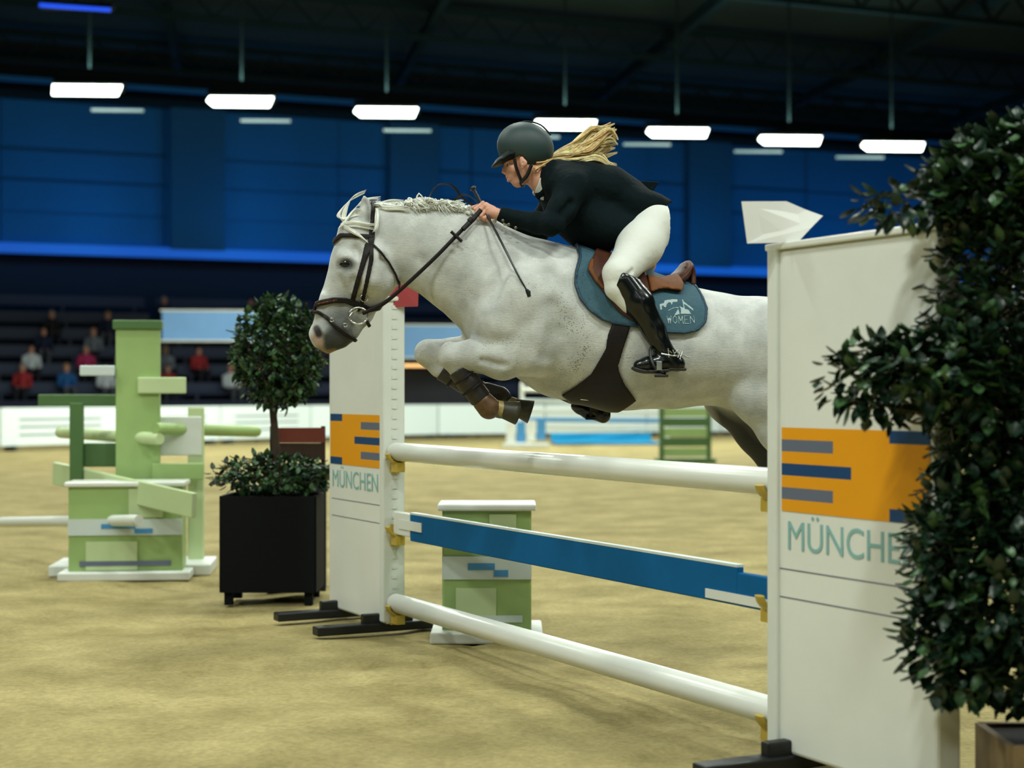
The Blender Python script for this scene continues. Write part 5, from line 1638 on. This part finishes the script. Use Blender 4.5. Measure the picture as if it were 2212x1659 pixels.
def green_jump():
    green_box(955, 1148, 1096, 8.62, 'light green filler box with a pale lettered band behind the blue plank', .0, False)
    green_box(150, 392, 1046, 11.5, 'light green filler box with grey bands at the left edge of the course', .10, True)
    # wing: a tall stepped upright above the left box
    Y = 12.0
    c = px(292, 850, Y)
    t = empty('green_wing', (c.x, Y, 0), .1, 'tall light green jump wing with stepped uprights at left', 'jump wing')
    def bx(nm, xa, xb, ya, yb, m, y=0.0, th=.08):
        p, q = px(xa, yb, Y), px(xb, ya, Y)
        b = MB(); b.box(((p.x + q.x) / 2 - c.x, y, (p.z + q.z) / 2), (q.x - p.x, th, q.z - p.z)); b.build(nm, m, t, bevel=.008)
    bx('upright', 252, 345, 705, 1240, M['green_paint'])
    bx('upright_cap', 246, 350, 692, 712, M['green_dark'], 0, .12)
    bx('side_post', 150, 178, 870, 1245, M['green_dark'], .1)
    bx('side_post', 402, 436, 880, 1245, M['green_pale'], .1)
    bx('cross_board', 300, 402, 815, 850, M['green_pale'], -.06, .04)
    bx('cross_board', 178, 252, 790, 812, M['band'], -.06, .04)
    bx('cross_board', 330, 432, 900, 985, M['white_matt'], .07, .04)
    bx('cross_board', 80, 262, 852, 878, M['green_dark'], .14, .04)
    bx('cross_board', 178, 300, 958, 1010, M['green_dark'], .14, .04)
    bx('cross_board', 330, 440, 1000, 1036, M['green_paint'], -.06, .04)
    b = MB(); b.box((0, 0, .04), (1.15, .6, .08)); b.build('base', M['white_matt'], t, bevel=.01)
    for (a, b2, Ya, Yb, r, m, lab) in [((128, 934), (346, 948), 12.6, 11.85, .045, 'green_pale', 'pale green pole running left from the green wing'),
                                       ((336, 926), (556, 932), 11.85, 12.9, .045, 'green_paint', 'light green pole running right from the green wing to the tree'),
                                       ((0, 1128), (300, 1124), 13.0, 11.2, .04, 'white_matt', 'white pole lying low across the left edge')]:
        p, q = px(*a, Ya), px(*b2, Yb)
        o = empty('jump_pole', p, 0, lab, 'pole')
        b = MB(); b.tube([(0, 0, 0), (q - p) * .02, (q - p) * .98, q - p], [r * .9, r, r, r * .9], 16); b.build('pole', M[m], o)
    p, q = px(118, 1022, 12.4), px(420, 1092, 11.0)
    o = empty('jump_plank', p, 0, 'pale green sloping plank in front of the green wing', 'plank')
    b = MB(); b.bar((0, 0, 0), q - p, .04, .17); b.build('board', M['green_pale'], o, bevel=.006)
    # far course: liverpool, white and blue wing, green wing
    Y = 42.0
    a = px(1195, 958, 42); b_ = px(1420, 940, 42)
    o = empty('water_tray', ((a.x + b_.x) / 2, 42.5, 0), .05, 'turquoise water tray lying on the sand far behind the jump', 'water tray')
    w = b_.x - a.x
    b = MB(); b.box((0, 0, .03), (w, 1.6, .06)); b.build('frame', M['sky_print'], o, bevel=.01)
    b = MB(); b.box((0, 0, .064), (w - .2, 1.4, .01)); b.build('mat', M['turquoise'], o)
    b = MB(); b.box((0, .8, .13), (w, .06, .26)); b.build('rear_rail', M['turquoise'], o)
    for (x0, x1, yt, m, lab) in [(1092, 1180, 900, 'white_matt', 'white and blue jump wing far off, left of the water tray'), ]:
        p, q = px(x0, yt, 40), px(x1, yt, 40)
        w = q.x - p.x
        o = empty('jump_wing', ((p.x + q.x) / 2, 40, 0), .1, lab, 'jump wing')
        for k in range(4):
            b = MB(); b.box((-w / 2 + w * (k + .5) / 4, 0, .34 + .03 * k), (w / 4 - .03, .06, .52)); b.build('board', M['sky_print'] if k % 2 else M['white_matt'], o)
        b = MB(); b.box((0, 0, .04), (w + .1, .6, .08)); b.build('base', M['white_matt'], o)
    for k, (yy, m) in enumerate([(842, 'white_matt'), (866, 'band'), (888, 'white_matt'), (906, 'sky_print'), (922, 'white_matt')]):
        p, q = px(1130, yy, 41), px(1440, yy + 3, 42.5)
        o = empty('jump_pole', p, 0, '%s pole of the far fence, number %s from the top' % (['white', 'pale grey', 'white', 'sky blue', 'white'][k], ['first', 'second', 'third', 'fourth', 'lowest'][k]), 'pole', 'poles of the far fence')
        b = MB(); b.tube([(0, 0, 0), q - p], .055, 10); b.build('pole', M[m], o)
    for (x, Yp, lab) in [(1128, 41.0, 'slim white post at the left end of the far fence'), (1442, 42.5, 'slim white post at the right end of the far fence')]:
        p = px(x, 830, Yp)
        o = empty('jump_stand', (p.x, Yp + .06, 0), 0, lab, 'jump stand')
        b = MB(); b.box((0, 0, .8), (.10, .10, 1.6)); b.build('post', M['white_matt'], o, bevel=.01)
        b = MB(); b.box((0, 0, .03), (.5, .7, .06)); b.build('foot', M['white_matt'], o)
    Y = 31.0
    c = px(1480, 1000, Y)
    o = empty('green_wing', (c.x, Y, 0), .1, 'light green wing far off between belly and white pole at right', 'jump wing')
    for k in range(5):
        w = .86
        z = .12 + k * .19
        b = MB(); b.box((0, 0, z + .08), (w, .06, .165)); b.build('board', M['green_paint'] if k % 2 == 0 else M['green_dark'], o)
    for sx in (-.46, .46):
        b = MB(); b.box((sx, 0, .53), (.08, .1, 1.06)); b.build('post', M['green_dark'], o)
    b = MB(); b.box((0, 0, .04), (1.1, .5, .08)); b.build('base', M['green_dark'], o)
green_jump()

# ------------------------------------------------------------------ trees in planters
def leaf_mesh(name, L, m):
    b = MB()
    prof = [(0, 0), (.22, .40), (.52, .50), (.80, .28), (1.0, 0)]
    vs = []
    for u, w in prof:
        vs += [(-w * L * .62, u * L, .06 * L * (1 - abs(w))), (0, u * L, -.10 * L * math.sin(PI * u)), (w * L * .62, u * L, .06 * L * (1 - abs(w)))]
    fs = []
    for i in range(4):
        a = i * 3
        fs += [(a, a + 1, a + 4, a + 3), (a + 1, a + 2, a + 5, a + 4)]
    b.add(vs, fs, True)
    me = b.mesh(name); me.materials.append(m)
    return me

def tree(base, lab, blobs, trunk, nleaf, L, single, planter, seed, branches=40, pot='planter', pale=.22):
    r = np.random.default_rng(seed)
    t = empty('potted_tree', base, 0, lab, 'tree', 'potted trees beside the white jump')
    b = MB()
    b.tube(catmull(trunk, 4), np.linspace(.035, .012, (len(trunk) - 1) * 4 + 1), 8)
    b.build('trunk', M['bark'], t)
    tot = sum(bl[3] for bl in blobs)
    pts, nrm = [], []
    for (c, rad, dens, share) in blobs:
        n = int(nleaf * share / tot)
        v = r.normal(0, 1, (n, 3)); v /= np.linalg.norm(v, axis=1)[:, None]
        rr = r.uniform(.25, 1, n) ** (1 / 2.2)
        pts.append(np.array(c) + v * rr[:, None] * np.array(rad)); nrm.append(v)
    pts = np.concatenate(pts); nrm = np.concatenate(nrm)
    ok = pts[:, 2] > .25
    pts, nrm = pts[ok], nrm[ok]
    bb = MB()
    tp = np.array(catmull(trunk, 6))
    for i in r.choice(len(pts), min(branches, len(pts)), replace=False):
        e = pts[i]
        j = np.argmin(np.abs(tp[:, 2] - (e[2] - .25)))
        a = tp[j]
        mid = (a + e) / 2 + np.array([0, 0, .05])
        bb.tube([a, mid, e], [.012, .007, .003], 5, cap=False)
    o = bb.build('branches', M['bark'], t); o['kind'] = 'stuff'
    lm = [leaf_mesh('leaf', L, M['leaf']), leaf_mesh('leaf', L * .9, M['leaf_light'])]
    order = np.argsort(pts[:, 1])       # nearest first
    big = set(order[:single].tolist())
    SV, SF, SM = [], [], []
    n0 = 0
    proto = np.array([v.co[:] for v in lm[0].vertices])
    pf = [tuple(p.vertices) for p in lm[0].polygons]
    for i in range(len(pts)):
        d = nrm[i] * .6 + r.normal(0, .6, 3) + np.array([0, 0, -.25])
        q = Vector(d).to_track_quat('Y', 'Z')
        light = r.random() < pale
        s = r.uniform(.7, 1.25)
        if i in big:
            o = bpy.data.objects.new('leaf', lm[int(light)])
            COL.objects.link(o); o.parent = t
            o.location = pts[i]; o.rotation_mode = 'QUATERNION'; o.rotation_quaternion = q; o.scale = (s, s, s)
        else:
            R = np.array(q.to_matrix())
            SV.append(proto @ R.T * s + pts[i])
            SF += [tuple(k + n0 for k in f_) for f_ in pf]
            SM += [int(light)] * len(pf)
            n0 += len(proto)
    if SV:
        me = bpy.data.meshes.new('foliage')
        me.from_pydata(np.concatenate(SV).tolist(), [], SF)
        me.materials.append(M['leaf']); me.materials.append(M['leaf_light'])
        me.polygons.foreach_set('material_index', SM)
        me.polygons.foreach_set('use_smooth', [True] * len(SF))
        o = link_mesh('foliage', me, None, t); o['kind'] = 'stuff'
    w, dpt, h, z0 = planter
    b = MB()
    b.box((0, -dpt / 2, z0 + h / 2), (w, .025, h)); b.box((0, dpt / 2, z0 + h / 2), (w, .025, h)); b.box((-w / 2, 0, z0 + h / 2), (.025, dpt, h)); b.box((w / 2, 0, z0 + h / 2), (.025, dpt, h)); b.box((0, 0, z0 + .02), (w, dpt, .03))
    b.build('planter', M[pot], t)
    b = MB(); b.box((0, 0, z0 + h * .88), (w - .03, dpt - .03, .04)); b.build('soil', M['soil'], t)
    if z0 > .05:
        for sx in (-1, 1):
            for sy in (-1, 1):
                b = MB(); b.box((sx * (w / 2 - .04), sy * (dpt / 2 - .04), z0 / 2), (.05, .05, z0)); b.build('leg', M['planter'], t)
    return t

tree((1.66, 5.0, 0), 'tall dark green leafy tree in a brown planter at the right edge',
     [((.02, .0, 1.42), (.42, .34, .66), 1, 10), ((-.06, -.05, .80), (.40, .30, .46), 1, 7), ((-.30, -.10, 1.40), (.30, .16, .12), 1, 1.5), ((-.16, -.02, 1.96), (.26, .2, .16), 1, 1.6), ((.05, 0, 1.98), (.42, .3, .22), 1, 4.0), ((-.44, -.04, 1.90), (.20, .10, .06), 1, .3),
      ((-.48, -.02, 1.36), (.26, .06, .13), 1, .9), ((-.30, -.12, .58), (.20, .12, .20), 1, 1.0), ((-.22, -.10, .88), (.24, .12, .16), 1, 1.0)],
     [(.05, 0, .2), (.03, .02, .8), (.04, -.02, 1.4), (.02, 0, 2.1)], 11500, .058, 300, (.34, .34, .27, .0), 11, 60, 'pot')
tree((-1.52, 10.3, 0), 'green leafy tree with a bare stem in a black planter behind the left wing',
     [((.03, .0, 1.58), (.29, .26, .36), 1, 6), ((.0, .0, .80), (.40, .26, .13), 1, 2.6)],
     [(.0, 0, .5), (.02, .02, .9), (-.01, -.02, 1.4), (0, 0, 1.8)], 2900, .056, 300, (.58, .42, .60, .08), 12, 40, 'planter', .55)
# dark cabinet with a red top board behind the left wing
t = empty('dark_cabinet', (px(640, 1000, 10.9).x, 10.9, 0), .1, 'dark cabinet with a red upper board behind the left wing', 'cabinet')
b = MB(); b.box((0, 0, .42), (.40, .30, .84)); b.build('body', M['booth'], t, bevel=.01)
b = MB(); b.box((.02, -.02, 1.04), (.34, .06, .10)); b.build('red_board', M['rust'], t)
b = MB(); b.box((.02, -.02, .93), (.34, .05, .11)); b.build('brown_board', M['brown_board'], t)
for sx in (-.16, .18):
    b = MB(); b.box((sx, 0, .96), (.03, .05, .28)); b.build('post', M['booth'], t)
